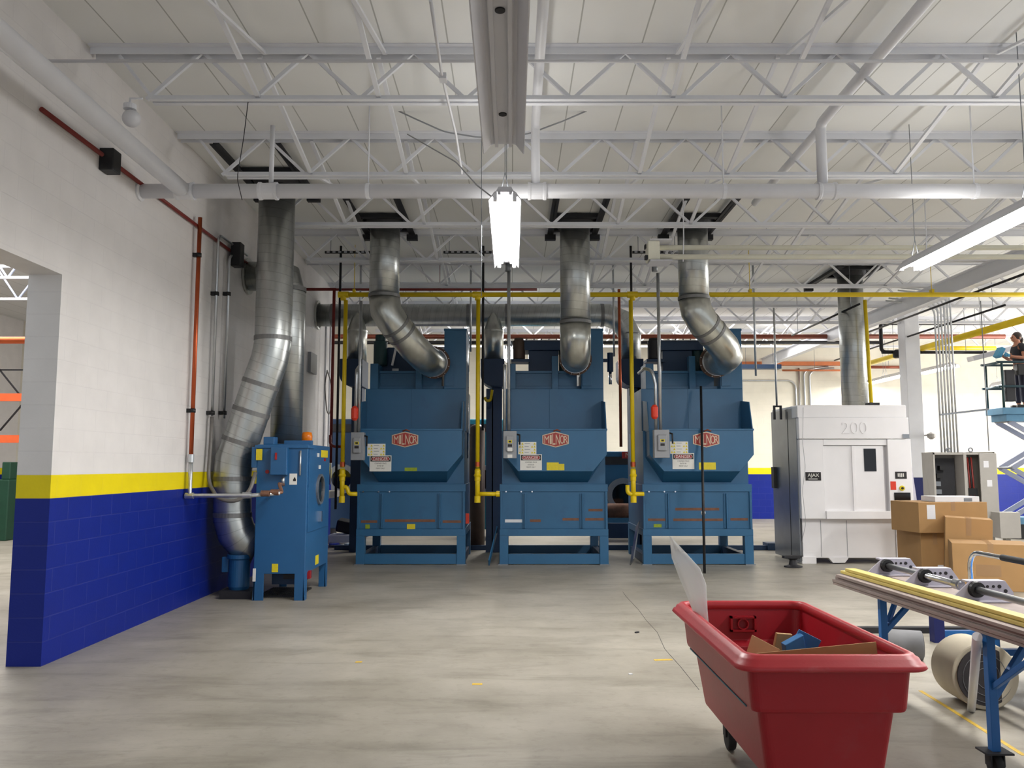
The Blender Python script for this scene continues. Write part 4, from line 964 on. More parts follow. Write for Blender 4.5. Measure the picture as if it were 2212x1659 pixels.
c = P(742, 1150, 17.6); mb = MB(); mb.ob((c.x, 17.7, .16), (.6, .5, .2)); mb.build('pallet_load', 'paper', t, .03)
mb = MB(); mb.tube([(c.x - .25, 17.4, .06), (c.x + .25, 17.4, .06)], .05, 10); mb.build('tube', 'chrome', t)
mb = MB(); mb.ob((c.x + .05, 17.7, .42), (.4, .35, .26), (.1, .2, 0)); mb.build('motor', 'black', t, .04)
# ------------------------------------------------------------------ left wall fittings
def clamp(label, c, nm='wall_clamp'):
    mb = MB(); mb.ob(c + V((-.05, 0, 0)), (.12, .05, .05)); mb.cyl(c + V((0, 0, -.025)), c + V((0, 0, .025)), .035, 10)
    return tag(mb.build(nm, 'black'), label, 'clamp', 'black wall clamps')
xcp = -3.86
a = S(426, 480, xcp); yc_ = 10.15
xc_ = max(P(418, 750, yc_).x, XW + .07); zA, zB_, zE = P(420, 480, yc_).z, P(410, 985, yc_).z, P(410, 1071, yc_).z
t = thing('supply_pipe', 'copper pipe running down the left wall and across to the small blue machine', 'pipe', (xc_, yc_, zE))
mb = MB(); mb.tube([(xc_, yc_, P(420, 470, yc_).z), (xc_, yc_, zB_)], .026, 12); mb.build('copper_run', 'copper', t)
mb = MB(); mb.tube(fillet([(xc_, yc_, zB_), (xc_, yc_, zE), (P(545, 1071, yc_).x, yc_, zE + .005), (P(600, 1064, yc_).x, yc_ + .1, zE + .03)], .04), .026, 12); mb.build('galvanised_run', 'conduit', t)
for px, py in ((408, 990), (409, 1071), (533, 1070), (573, 1066), (590, 1064)):
    c = P(px, py, yc_); c.x = max(c.x, xc_); mb = MB(); ax = (0, 0, 1) if px < 409 else (1, 0, 0)
    if px == 590: c.y += .08
    mb.lathe([(.024, -.05), (.038, -.05), (.038, .05), (.024, .05)], c if px > 410 else V((xc_, yc_, c.z)), ax, 12, None, True); mb.build('fitting', 'brown_fitting' if px > 570 else 'conduit', t)
e = P(601, 1064, yc_ + .1); mb = MB(); mb.tube(fillet([e, e + V((.03, .06, 0)), P(603, 1045, yc_ + .25), P(612, 1047, yc_ + .42)], .03), .022, 10); mb.build('copper_elbow', 'brown_fitting', t)
for py in (551, 887): clamp('black clamp on the copper wall pipe, ' + ('the upper one' if py < 600 else 'the lower one'), V((xc_, yc_, P(420, py, yc_).z)))
a = S(90, 236, XW + .03); b_ = S(560, 588, XW + .03)
pipe('wall_conduit', 'thin dark red pipe sloping along the left wall under the drain pipe', 'pipe', [a, V((XW + .03, 13.2, b_.z))], .022, 'red_pipe')
c = S(238, 349, XW + .07); mb = MB(); mb.ob(c, (.14, .17, .22)); tag(mb.build('wall_box', 'black', None, .01), 'black box on the left wall under the drain pipe', 'box')
c = S(513, 551, XW + .12); mb = MB(); mb.ob(c, (.14, .17, .34)); tag(mb.build('wall_box', 'black', None, .01), 'tall black box on the left wall left of the large duct', 'box')
for px, py0, py1, lb in ((465, 500, 900, 'left one of two thin conduits running down the left wall'), (490, 545, 905, 'right one of two thin conduits running down the left wall')):
    Yk = 11.3 if px < 480 else 11.85; k = XW + .09 if px < 480 else XW + .12
    u = P(px, py0, Yk); x = XW + .07
    y = S(px, (py0 + py1) / 2, x).y
    zt_, zl = S(px, py0, x).z, S(px, py1, x).z
    pipe('wall_conduit', lb, 'conduit', fillet([(x, y + (1.2 if px < 480 else .35), zt_ + .02), (x, y, zt_), (x, y, zl)], .12), .018, 'conduit', 'thin wall conduits')
    for q in (633, 893): clamp('black clamp on the ' + ('left' if px < 480 else 'right') + ' thin wall conduit, ' + ('upper' if q < 700 else 'lower'), V((x, y, S(px, q, x).z)))
x = XW + .08
pipe('flexible_hose', 'grey flexible hose looping from the wall to the small blue machine', 'hose', fillet([S(458, 900, x), S(455, 960, x), S(449, 1040, x), P(470, 1078, 10.4), P(510, 1085, 10.4), P(540, 1062, 10.45), P(552, 1020, 10.55)], .3, 5), .024, 'hose')

# ------------------------------------------------------------------ small blue machine by the left wall
Y1 = 10.65; ML, MR = P(546, 1290, Y1).x, P(657, 1290, Y1).x; zt = P(600, 960, Y1).z; zb = P(600, 1240, Y1).z; Y2 = 11.95
t = thing('small_machine', 'small blue machine on legs by the left wall with amber beacon', 'machine', ((ML + MR) / 2, 11.2, 0))
mb = MB(); mb.bx(ML, MR, Y1, Y2, zb, zt); mb.build('cabinet', 'machine_blue', t, .008)
mb = MB(); mb.bx(ML - .03, MR + .02, Y1 - .02, Y1 + .3, zt - .05, zt - .01); mb.bx(ML + .06, ML + .2, Y1 + .05, Y1 + .22, zt, zt + .10); mb.bx(ML - .07, ML, Y1 - .01, Y1 + .2, zt - .30, zt - .03); mb.build('top_trim', 'machine_blue', t, .008)
mb = MB(); mb.bx(ML + .26, MR - .02, Y1 + .30, Y1 + .36, zt, zt + .06); mb.lathe([(.24, 0), (.29, 0), (.29, .04), (.24, .04)], (P(625, 700, YBd).x, YBd, zt - .01), (0, 0, 1), 32, None, True); mb.build('duct_collar', 'machine_blue', t, .004)
for x, y in ((ML, Y1), (MR - .13, Y1), (ML, Y2 - .1), (MR - .1, Y2 - .1)):
    mb = MB(); w_ = .13 if y == Y1 else .1; mb.bx(x, x + w_, y, y + .02, 0, zb + .01); mb.bx(x if x == ML else x + w_ - .02, x + .02 if x == ML else x + w_, y, y + w_, 0, zb + .01); mb.build('leg', 'machine_blue', t, .003)
a, b_ = P(583, 1026, Y1 - .1), P(620, 966, Y1 - .1); mb = MB(); mb.bx(a.x, b_.x, Y1 - .1, Y1, a.z, b_.z); cb = mb.build('control_box', 'machine_blue', t, .008)
mb = MB(); mb.bx(a.x + .06, a.x + .085, Y1 - .112, Y1 - .1, b_.z - .16, b_.z - .07); mb.build('latch', 'danger_red', cb)
def stick(px0, px1, py0, py1, m, nm, yy=Y1):
    a, b_ = P(px0, py1, yy), P(px1, py0, yy); mb = MB(); mb.bx(a.x, b_.x, yy - .004, yy - .0004, a.z, b_.z); return mb.build(nm, m, t)
stick(553, 567, 970, 994, 'label_yellow', 'yellow_sticker', Y1 - .022); stick(587, 601, 1218, 1236, 'label_yellow', 'yellow_sticker'); stick(545.5, 553, 1228, 1256, 'label_white', 'white_tag')
fl = stick(625, 642, 1023, 1047, 'label_white', 'flame_label')
c = P(636, 1036, Y1 - .005); mb = MB(); mb.prism([(c.x - .018, c.z - .02), (c.x + .018, c.z - .02), (c.x + .02, c.z), (c.x + .004, c.z + .035), (c.x - .016, c.z + .004)], 'y', Y1 - .006, Y1 - .0035); mb.build('flame_mark', 'ink', fl)
c = P(577, 1019, Y1 - .01); mb = MB(); mb.cyl(c, c + V((0, .02, 0)), .025, 14); mb.build('knob', 'danger_red', t)
mb = MB(); c = P(612, 1030, Y1 - .02); mb.cyl(c, V((c.x, c.y, P(612, 1048, Y1).z)), .02, 10); c = P(649, 990, Y1 - .015); mb.cyl(c + V((0, 0, .1)), c + V((0, 0, -.22)), .012, 8); mb.build('pipe_stub', 'conduit', t)
# right side: door frame, round window, stickers
def side(px, py): return S(px, py, MR)
mb = MB(); mb.bx(MR, MR + .012, Y1 + .06, Y2 - .06, .85, zt - .06); mb.build('side_door', 'machine_blue', t, .003)
yw = (Y1 + Y2) / 2 + .0; zw = P(678, 1057, 11.2).z
mb = MB(); mb.lathe([(.175, 0), (.205, 0), (.205, .03), (.175, .03)], (MR + .012, yw, zw), (1, 0, 0), 32, None, True); pw = mb.build('porthole_ring', 'steel_grey', t)
mb = MB(); mb.cyl((MR + .012, yw, zw), (MR + .022, yw, zw), .178, 32); mb.build('porthole_glass', 'dark_glass', pw)
for dy, dz, m, s_ in ((.25, .40, 'danger_red', .04), (-.15, .46, 'label_white', .05), (-.05, .30, 'label_white', .05)):
    mb = MB(); mb.ob((MR + .02, yw + dy, zw + dz), (.02, s_, s_)); mb.build('side_control', m, t)
mb = MB(); mb.bx(MR + .0005, MR + .004, yw - .1, yw + .08, .38, .5); mb.build('yellow_sticker', 'label_yellow', t)
mb = MB(); mb.bx(MR + .0005, MR + .015, yw + .05, yw + .45, zt - .16, zt - .06); mb.build('yellow_sticker', 'label_yellow', t)
mb = MB(); c = V((MR + .03, yw, 1.02)); mb.ob(c, (.05, .05, .14)); mb.build('door_handle', 'chrome', t)
# beacon on a bracket
bcn = P(668, 942, 11.3); mb = MB(); mb.lathe([(.07, 0), (.073, .11), (.06, .16), (.01, .168)], V((bcn.x - .03, bcn.y, zt + .02)), (0, 0, 1), 20, None, False, True); mb.build('beacon', 'amber', t)
mb = MB(); mb.lathe([(.08, 0), (.08, .03), (.06, .03)], V((bcn.x - .03, bcn.y, zt - .005)), (0, 0, 1), 20); mb.build('beacon_base', 'black', t)
mb = MB(); mb.bx(ML + .15, MR - .15, Y1 + .3, Y2 - .3, .16, zb); mb.build('under_tray', 'dryer_dark', t)
mb = MB(); mb.ob((ML + .42, Y1 + .2, .31), (.16, .1, .12)); mb.build('under_box', 'black', t); mb = MB(); mb.ob((ML + .62, Y1 + .2, .30), (.12, .08, .1)); mb.build('under_valve', 'danger_red', t)
bk = P(517, 1232, 10.95); z0 = 0.04
t = thing('blower_motor', 'blue drum shaped motor under the duct elbow beside the left wall', 'motor', (bk.x, bk.y, 0))
mb = MB(); mb.lathe([(.12, .10), (.135, .14), (.135, P(517, 1208, 10.95).z), (.16, P(517, 1205, 10.95).z), (.16, P(517, 1197, 10.95).z)], (bk.x, bk.y, 0), (0, 0, 1), 28, None, False, False); mb.build('drum', 'machine_blue', t)
mb = MB(); mb.ob((bk.x - .17, bk.y, .42), (.09, .12, .2)); mb.build('terminal_box', 'machine_blue', t, .01)
mb = MB(); mb.ob((bk.x + .02, bk.y, .05), (.4, .4, .1)); mb.build('base', 'dark_steel', t)
mb = MB(); gx0, gx1 = bk.x + .25, MR - .15
for k in range(22): mb.bar((gx0 + (gx1 - gx0) * k / 21, Y1 + .25, .01), (gx0 + (gx1 - gx0) * k / 21, Y2 - .3, .01), .008, .02)
for k in range(6): mb.bar((gx0, Y1 + .25 + k * .15, .012), (gx1, Y1 + .25 + k * .15, .012), .008, .018)
tag(mb.build('wire_grating', 'dark_steel'), 'dark wire grating on the floor under the small blue machine', 'grating')
# behind it: low shelf, hanging cables and pipes on the far part of the wall
c = S(705, 1058, XW + .1); mb = MB(); mb.bx(XW, XW + .5, c.y - 1.9, c.y - .2, c.z - .12, c.z); tag(mb.build('wall_shelf', 'cabinet_grey'), 'grey shelf fixed low on the wall behind the small blue machine', 'shelf')
for i, (px, y0, y1, m) in enumerate(((700, 690, 1046, 'white_pipe'), (710, 690, 1050, 'white_pipe'), (716, 720, 1046, 'conduit'))):
    xx = XW + .12; a = S(px, 900, xx); pipe('wall_riser', ('left', 'middle', 'right')[i] + ' one of three pale risers on the far wall behind the small blue machine', 'pipe', [(xx, a.y, S(px, y0, xx).z), (xx, a.y, S(px, y1, xx).z)], .02, m, 'pale risers')
xx = XW + .2; pipe('cable_loop', 'hanging loop of cable on the far wall left of the red pipe', 'cable', fillet([S(707, 800, xx), S(701, 830, xx), S(706, 893, xx), S(714, 895, xx), S(717, 830, xx), S(707, 802, xx)], .4, 5), .012, 'hose')
mb = MB(); c = S(675, 785, XW + .03); mb.ob(c, (.06, .5, .4)); tag(mb.build('wall_panel', 'grey_paint'), 'grey panel on the far wall behind the straight duct', 'panel')

# ------------------------------------------------------------------ white machine on the right
YWm = 14.45; WL, WR = P(1735, 1215, YWm).x, P(1972, 1215, YWm).x; zz = lambda py, dy=0: P(1850, py, YWm + dy).z
xp = lambda px, dy=0, py=1000: P(px, py, YWm + dy).x
PM = t = thing('press_machine', 'tall white machine with sliding doors and number 200', 'machine', ((WL + WR) / 2, 15.4, 0))
UL, UR = xp(1727), xp(1968); YD2 = 15.95
mb = MB(); mb.bx(UL + .02, UR, YWm + .10, YD2, zz(1121), zz(875, .1)); mb.build('body', 'machine_white', t, .01)
mb = MB(); mb.bx(UL, UR - .02, YWm - .02, YWm + .11, zz(948), zz(902)); bnd = mb.build('header_band', 'machine_white', t, .012)
mb = MB(); text_mb(mb, '200', V((xp(1845, 0, 925), YWm - .02, zz(924))), P(1874, 925, YWm).x - P(1818, 925, YWm).x, zz(911) - zz(937), depth=.012); mb.build('raised_number', 'machine_white', bnd)
mb = MB(); mb.bx(UL - .01, UR - .04, YWm + .0, YWm + .3, zz(902), zz(876)); mb.build('top_band', 'machine_white', t, .012)
DL, DR = xp(1780), xp(1917); dz0, dz1 = zz(1104), zz(962)
mb = MB(); mb.bx(UL + .01, DL, YWm, YWm + .12, zz(1121), zz(949)); mb.build('front_panel', 'machine_white', t, .01)
mb = MB(); mb.bx(DR, UR, YWm - .03, YWm + .12, zz(1121), zz(949)); rp_ = mb.build('control_panel', 'machine_white', t, .01)
mb = MB(); mb.bx(DL, DR, YWm, YWm + .12, dz1, zz(949)); mb.build('door_head', 'machine_white', t, .006)
mb = MB(); mb.bx(DL, DR, YWm - .04, YWm + .12, zz(1121), dz0); mb.build('door_sill', 'machine_white', t, .006)
DM = xp(1841)
mb = MB(); mb.bx(DL + .005, DM + .02, YWm + .03, YWm + .05, dz0, dz1 - .01); mb.build('sliding_door', 'machine_white', t, .004)
mb = MB(); mb.bx(DM, DR - .06, YWm + .015, YWm + .03, dz0, dz1 - .01); mb.bx(DM, DM + .05, YWm + .0, YWm + .03, dz0, dz1 - .01); dr = mb.build('sliding_door', 'machine_white', t, .004)
a, b_ = P(1868, 1018, YWm), P(1892, 969, YWm); mb = MB(); mb.bx(a.x, b_.x, YWm + .008, YWm + .018, a.z, b_.z); mb.build('door_window', 'screen_black', dr)
def plate(px0, px1, py0, py1, yy, m, nm, par, th=.006):
    a, b_ = P(px0, py1, yy), P(px1, py0, yy); mb = MB(); mb.bx(a.x, b_.x, yy - th, yy - .0002, a.z, b_.z); return mb.build(nm, m, par)
lg = plate(1740, 1773, 1020, 1038, YWm, 'ink', 'logo_plate', t); c = P(1757, 1027.5, YWm - .006); mb = MB(); text_mb(mb, 'AJAX', c, .2, .075, depth=.003); mb.build('logo_letters', 'label_white', lg)
mb = MB(); c = P(1755, 1034.5, YWm - .006); mb.bx(c.x - .07, c.x + .09, c.y - .002, c.y, c.z - .008, c.z + .006); mb.build('logo_underline', 'label_white', lg)
lg = plate(1934, 1958, 1019, 1034, YWm - .03, 'ink', 'badge_plate', t); c = P(1946, 1026, YWm - .036)
for k in range(4):
    mb = MB(); mb.bx(c.x - .055 + k * .03, c.x - .038 + k * .03, c.y - .002, c.y, c.z - .03 - .006 * (k in (1, 2)), c.z + .03); mb.build('badge_bar', 'label_white', lg)
plate(1924, 1935, 1040, 1058, YWm - .03, 'tag_red', 'red_label', t)
c = P(1948, 1054.5, YWm - .03); mb = MB(); mb.cyl(c + V((0, -.02, 0)), c, .045, 18); eb = mb.build('stop_button_ring', 'label_yellow', t); mb = MB(); mb.cyl(c + V((0, -.04, 0)), c + V((0, -.02, 0)), .02, 14); mb.build('stop_button', 'ink', eb)
plate(1932, 1966, 1064, 1083, YWm - .03, 'screen_black', 'display_screen', t, .012)
plate(1950, 1964, 938, 947, YWm - .03, 'steel_grey', 'small_tag', t)
mb = MB(); mb.bx(UL + .06, UR - .0, YWm + .14, YD2, .1, zz(1121)); mb.build('base_cabinet', 'machine_white', t, .006)
for fx in (.17, .41, .86):
    x = UL + .06 + (UR - UL - .06) * fx; mb = MB(); mb.bx(x - .004, x + .004, YWm + .134, YWm + .15, .12, zz(1125)); mb.build('panel_gap', 'grey_paint', t)
mb = MB(); mb.bx(WL + .02, WL + .27, YWm + .1, YWm + .4, 0, .12); mb.build('foot', 'machine_white', t, .005)
mb = MB(); mb.bx(WR - .22, WR, YWm + .1, YWm + .4, 0, .12); mb.build('foot', 'machine_white', t, .005)
mb = MB(); mb.prism([(xp(1788), .10), (xp(1830), .10), (xp(1822), .02), (xp(1796), .02)], 'y', YWm + .1, YWm + .2); mb.build('skirt_tab', 'machine_white', t)
mb = MB(); mb.bx(UL + .0, UL + .021, YWm + .12, YD2, .03, zz(880, .1)); mb.build('side_panel', 'panel_steel', t, .004, label='shiny grey steel side panel')
mb = MB(); mb.bx(UL - .004, UL, YWm + .55, YWm + .57, .05, zz(885)); mb.build('side_seam', 'dark_steel', t)
mb = MB(); c = S(1668, 1020, UL - .05); mb.bx(UL - .06, UL, YD2 - .25, YD2 - .1, c.z - .3, c.z + .1); mb.build('side_bracket', 'black', t)
mb = MB(); c = P(1891, 873, YWm + .4); mb.bx(c.x - .1, c.x + .08, c.y, c.y + .2, c.z - .04, c.z + .03); mb.build('top_fitting', 'dark_steel', t)
q_ = G(1992, 1199); mb = MB(); mb.bar((q_.x, q_.y, .0), P(1964, 1010, q_.y + .3), .10, .02, None, (0, 1, 0)); tag(mb.build('leaning_board', 'bearing'), 'tilted narrow board leaning beside the white machine on its right', 'board')
mb = MB(); mb.tube(fillet([P(1735, 880, 14.35), P(1734, 960, 14.3), P(1740, 1010, 14.35), P(1733, 1060, 14.3), P(1741, 1130, 14.35), P(1731, 1175, 14.35), P(1733, 1212, 14.35)], .5, 4), .004, 6); mb.build('cord', 'grey_paint', PM)
# anvil-like pedestal
c = P(1713, 1216, 14.1); c.z = 0; t = thing('anvil', 'small dark anvil shaped pedestal on the floor before the white machine', 'anvil', c)
mb = MB(); mb.lathe([(.15, 0), (.15, .02), (.07, .04), (.055, .12), (.09, .145)], c, (0, 0, 1), 20); mb.build('pedestal', 'dark_steel', t)
mb = MB(); mb.prism([(c.x - .17, .15), (c.x - .12, .145), (c.x + .1, .145), (c.x + .15, .18), (c.x + .17, .19), (c.x + .1, .2), (c.x - .16, .19)], 'y', c.y - .06, c.y + .06); mb.build('plate', 'dark_steel', t, .005)
# thin vertical strut between dryers and white machine
a = P(1677, 665, 15.2); b_ = P(1678, 876, 15.2)
t = thing('hanging_strut', 'thin steel rod with a slotted strut hanging left of the white machine', 'strut', b_)
mb = MB(); mb.tube([V((b_.x, 15.2, a.z)), b_ + V((0, 0, -.02))], .018, 10); mb.build('rod', 'conduit', t)
mb = MB()
for dx in (-.05, .07): mb.bx(b_.x + dx - .018, b_.x + dx + .018, 15.18, 15.22, b_.z - .26, b_.z)
mb.bx(b_.x - .05, b_.x + .07, 15.18, 15.22, b_.z - .03, b_.z); mb.build('slotted_channel', 'dark_steel', t)
xg = P(1868, 700, 16.0).x
pipe('gas_riser', 'thin vertical yellow pipe beside the white machine duct', 'pipe', [V((xg, 15.95, P(1868, 648, 15.95).z)), V((xg + .03, 15.95 - .03, zz(875, .1) - .002))], .035, 'gas_yellow')

# ------------------------------------------------------------------ far background right
t = thing('steel_column', 'white painted steel column with navy foot right of the white machine', 'column', (P(1977, 900, 19.5).x, 19.5, 0))
xcl, xcr = P(1963, 900, 19.5).x, P(1995, 900, 19.5).x
mb = MB(); mb.bx(xcl, xcr, 19.5, 19.86, 1.42, ZR - .1); mb.build('shaft', 'white_steel', t, .01)
mb = MB(); mb.bx(xcl - .002, xcr + .002, 19.498, 19.862, 0, 1.42); mb.build('painted_foot', 'navy', t, .01)
mb = MB(); c = P(2008, 940, 19.4); mb.tube([V((xcr, 19.6, c.z)), c], .02, 8); mb.lathe([(.03, -.05), (.09, 0), (.09, .08), (.02, .12)], c + V((.04, 0, -.05)), (0, 0, 1), 14); mb.build('signal_lamp', 'cabinet_grey', t)
Yb = 20.6
for py, m, r, lb, x0, x1, y in ((727, 'brown_pipe', .06, 'long brown pipe running level high in front of the back wall', 600, 2170, 20.9), (740, 'black_pipe', .045, 'long black pipe running level just under the brown pipe', 600, 1905, 20.7),
                                (699, 'black_pipe', .04, 'black pipe high beside the white column', 1905, 2150, 20.3), (761, 'black_pipe', .04, 'black pipe right of the column under the yellow pipe', 1905, 2130, 20.3)):
    o = pipe('overhead_pipe', lb, 'pipe', [P(x0, py, y), V((P(x1, py, y).x, y, P(x0, py, y).z))], r, m, 'overhead pipes'); hang(o, [(P(x0, py, y).x + .5, y), (P(x1, py, y).x - .5, y)], P(x0, py, y).z)
o = pipe('overhead_pipe', 'black pipe dropping left of the column, joining the level black pipes', 'pipe', fillet([P(1960, 697, 20.3), P(1902, 697, 20.3), P(1904, 760, 20.3), P(1960, 761, 20.3)], .1), .045, 'black_pipe'); hang(o, [(P(1930, 697, 20.3).x, 20.3)], P(1930, 697, 20.3).z)
c = P(1938, 764, 20.2); mb = MB(); mb.lathe([(.06, -.11), (.1, -.09), (.1, .06), (.05, .1)], c, (0, 0, 1), 16); tag(mb.build('valve', 'black'), 'black valve left of the white column', 'valve')
zy = ZB - .41
pa, pb = P(2260, 676, 15.5), P(1883, 786, 23.6); pb.z = pa.z; pb.x = pa.x
mb = MB(); mb.tube([pa, V((pa.x, 24.2, pa.z))], .075, 16); o = tag(mb.build('gas_main', 'gas_yellow'), 'yellow gas pipe running away at the right towards the back wall', 'pipe'); hang(o, [(pa.x, 17.7), (pa.x, 21.8)], pa.z)
o = pipe('gas_branch', 'short level yellow gas pipe near the back wall right of the column', 'pipe', [P(1995, 752, 22.5), V((P(2150, 752, 22.5).x, 22.5, P(1995, 752, 22.5).z))], .06, 'gas_yellow'); hang(o, [(P(2050, 752, 22.5).x, 22.5), (P(2130, 752, 22.5).x, 22.5)], P(1995, 752, 22.5).z)
for py, m, x0, x1, lb, r in ((785, 'orange_brown', 1600, 1820, 'orange beam high on the back wall left of the grey duct', .09), (800, 'orange_brown', 1690, 1830, 'thin orange pipe under the orange beam on the back wall', .03), (793, 'brown_pipe', 1880, 1960, 'short copper coloured pipe by the back wall lamps', .05)):
    y = YB - .16; mb = MB(); a = P(x0, py, y); b_ = P(x1, py, y)
    if r > .08: mb.bx(a.x, b_.x, y, y + .15, a.z - .06, a.z + .06)
    else: mb.tube([a, V((b_.x, y, a.z))], r, 10)
    o = tag(mb.build('wall_beam' if r > .08 else 'overhead_pipe', m), lb, 'beam' if r > .08 else 'pipe')
    if r < .08: hang(o, [((a.x + b_.x) / 2, y)], a.z)
a, b_ = P(1600, 796, 24.6), P(1688, 787, 24.6); mb = MB(); mb.bx(a.x, b_.x, 24.6, 24.9, a.z, b_.z); o = tag(mb.build('blue_beam', 'dryer_dark'), 'dark blue box beam high behind the right dryer', 'beam'); hang(o, [(a.x + .2, 24.75), (b_.x - .2, 24.75)], b_.z)
for i, (px, pyt) in enumerate(((1721, 822), (1729, 795), (1740, 800), (1752, 803))):
    x = P(px, 900, YB - .04).x; z1, z0 = P(px, pyt, YB - .04).z, 1.0
    pts = [(x, YB - .04, z0), (x, YB - .04, z1)]
    if i == 0: pts = fillet(pts + [(P(1600, 822, YB - .04).x, YB - .04, z1)], .25)
    if i > 1: pts = fillet(pts + [(x + .8, YB - .04, z1 + .12)], .2)
    pipe('wall_conduit', ('first', 'second', 'third', 'fourth')[i] + ' of four thin back wall conduits, counted from the left', 'conduit', pts, .028, 'conduit', 'back wall conduits')

# grey electrical cabinet with its conduits
YCb = 16.6
a, b_ = P(2024, 1165, YCb), P(2148, 977, YCb); t = thing('electrical_cabinet', 'open grey electrical cabinet behind the cardboard boxes', 'cabinet', ((a.x + b_.x) / 2, YCb, 0))
zc0 = .45; zc1 = b_.z; dp = .45
mb = MB(); mb.bx(a.x, b_.x, YCb + dp - .03, YCb + dp, zc0, zc1); mb.bx(a.x, a.x + .04, YCb, YCb + dp, zc0, zc1); mb.bx(b_.x - .04, b_.x, YCb, YCb + dp, zc0, zc1); mb.bx(a.x, b_.x, YCb, YCb + dp, zc1 - .05, zc1); mb.bx(a.x, b_.x, YCb, YCb + dp, zc0, zc0 + .05)
w_ = b_.x - a.x; mb.bx(a.x + w_ * .49, a.x + w_ * .54, YCb - .01, YCb + dp, zc0, zc1); mb.build('shell', 'cabinet_grey', t, .006)
mb = MB(); mb.bx(a.x + w_ * .74, b_.x + .02, YCb - .03, YCb, zc0, zc1 - .02); dr = mb.build('door', 'cabinet_grey', t, .006)
for q, r in ((.84, .80), (.88, .55)):
    mb = MB(); mb.bx(a.x + w_ * q - .05, a.x + w_ * q + .05, YCb - .035, YCb - .0301, zc0 + (zc1 - zc0) * r, zc0 + (zc1 - zc0) * r + .13); mb.build('note', 'paper', dr)
mb = MB(); mb.bx(a.x + .06, a.x + w_ * .47, YCb + .3, YCb + .4, zc0 + .1, zc1 - .12); mb.build('back_panel', 'dark_steel', t)
for k in range(7):
    q = random.random(); mb = MB(); mb.bx(a.x + .1 + q * w_ * .25, a.x + .22 + q * w_ * .25, YCb + .2, YCb + .3, zc0 + .2 + k * .16, zc0 + .29 + k * .16); mb.build('contactor', random.choice(['black', 'dark_steel', 'steel_grey']), t)
for k, m in enumerate(('red_pipe', 'black', 'red_pipe')):
    mb = MB(); mb.tube([(a.x + w_ * (.6 + .03 * k), YCb + .1, zc1 - .1), (a.x + w_ * (.61 + .03 * k), YCb + .06, zc0 + .5)], .018, 8); mb.build('cable', m, t)
mb = MB(); mb.bx(a.x + w_ * .56, a.x + w_ * .72, YCb + .05, YCb + .2, zc0 + .6, zc0 + .8); mb.build('breaker', 'black', t)
mb = MB(); mb.bx(a.x + .05, a.x + w_ * .5, YCb + .05, YCb + .4, 0, zc0); mb.build('stand', 'cabinet_grey', t)
mb = MB(); mb.bx(b_.x - .3, b_.x - .05, YCb + .05, YCb + .4, 0, zc0); mb.build('stand', 'cabinet_grey', t)
for q in (.3, .66):
    mb = MB(); mb.lathe([(.03, -.01), (.05, -.01), (.05, .01), (.03, .01)], (a.x + w_ * q, YCb + .1, zc1 + .05), (0, 1, 0), 16, None, True); mb.build('lifting_eye', 'steel_grey', t)
mb = MB(); c = P(2183, 1135, YCb - .4); mb.bx(c.x - .2, c.x + .2, YCb - .4, YCb - .1, c.z - .25, c.z + .25); mb.bx(c.x - .05, c.x + .05, YCb - .3, YCb - .2, 0, c.z - .2); tag(mb.build('side_box', 'cabinet_grey', None, .006), 'small grey box standing right of the electrical cabinet', 'box')
for i in range(6):
    px = 2034 + i * 7.0; Yv = YCb + .2; b0 = P(px, 975, Yv); x = b0.x; zt2 = P(px, 660, Yv).z
    pts = fillet([(x, Yv, zc1), (x, Yv, zt2 + .055 * i), (x - 1.0, Yv, zt2 + .10 + .055 * i)], .22)
    pipe('cabinet_conduit', ('first', 'second', 'third', 'fourth', 'fifth', 'sixth')[i] + ' of six conduits on the grey cabinet, counted from the left', 'conduit', pts, .018, 'conduit', 'cabinet conduits')
c0, c1 = P(2030, 896, YCb + .15), P(2135, 884, YCb + .15); mb = MB(); mb.bar(c0, c1, .03, .04); tag(mb.build('strut_channel', 'steel_grey'), 'slotted strut channel holding the six cabinet conduits', 'strut')
a = P(2118, 650, YCb + .2); b2 = P(2128, 974, YCb + .2); pipe('thin_rod', 'thin steel rod hanging right of the cabinet conduits', 'rod', [a, V((a.x, a.y, b2.z))], .01, 'steel_grey')

# ------------------------------------------------------------------ scissor lift with a person
YL = 19.3; fz = P(2170, 880, YL).z; lx0 = P(2166, 880, YL).x; lx1 = lx0 + 2.3; yl0, yl1 = YL, YL + .72
t = thing('scissor_lift', 'raised blue and grey scissor lift at the right edge', 'scissor lift', ((lx0 + lx1) / 2, YL + .5, 0))
mb = MB(); mb.bx(lx0, lx1, yl0, yl1, fz - .16, fz); mb.bx(lx0 + .1, lx1, yl0 + .05, yl1 - .05, fz - .32, fz - .16); mb.build('platform', 'lift_blue', t, .01)
rz = [fz + .5, fz + 1.08]
for y in (yl0 + .03, yl1 - .03):
    for z in rz:
        mb = MB(); mb.tube([(lx0 - .06, y, z), (lx1, y, z)], .028, 10); mb.build('guard_rail', 'rail_teal', t)
    for x in (lx0 + .05, lx0 + 1.1, lx1 - .05):
        mb = MB(); mb.tube([(x, y, fz), (x, y, rz[1])], .028, 10); mb.build('rail_post', 'motor_green', t)
for z in rz:
    mb = MB(); mb.tube([(lx0 + .02, yl0 + .03, z), (lx0 + .02, yl1 - .03, z)], .028, 10); mb.build('guard_rail', 'rail_teal', t)
mb = MB(); mb.bx(lx0 + .14, lx0 + .38, yl0 + .06, yl0 + .24, fz + .15, fz + .9); mb.build('control_console', 'dark_steel', t, .02)
mb = MB(); mb.bx(lx0 + .42, lx0 + .75, yl0 + .02, yl0 + .2, fz + .78, fz + 1.04); mb.build('tool_box', 'black', t, .02)
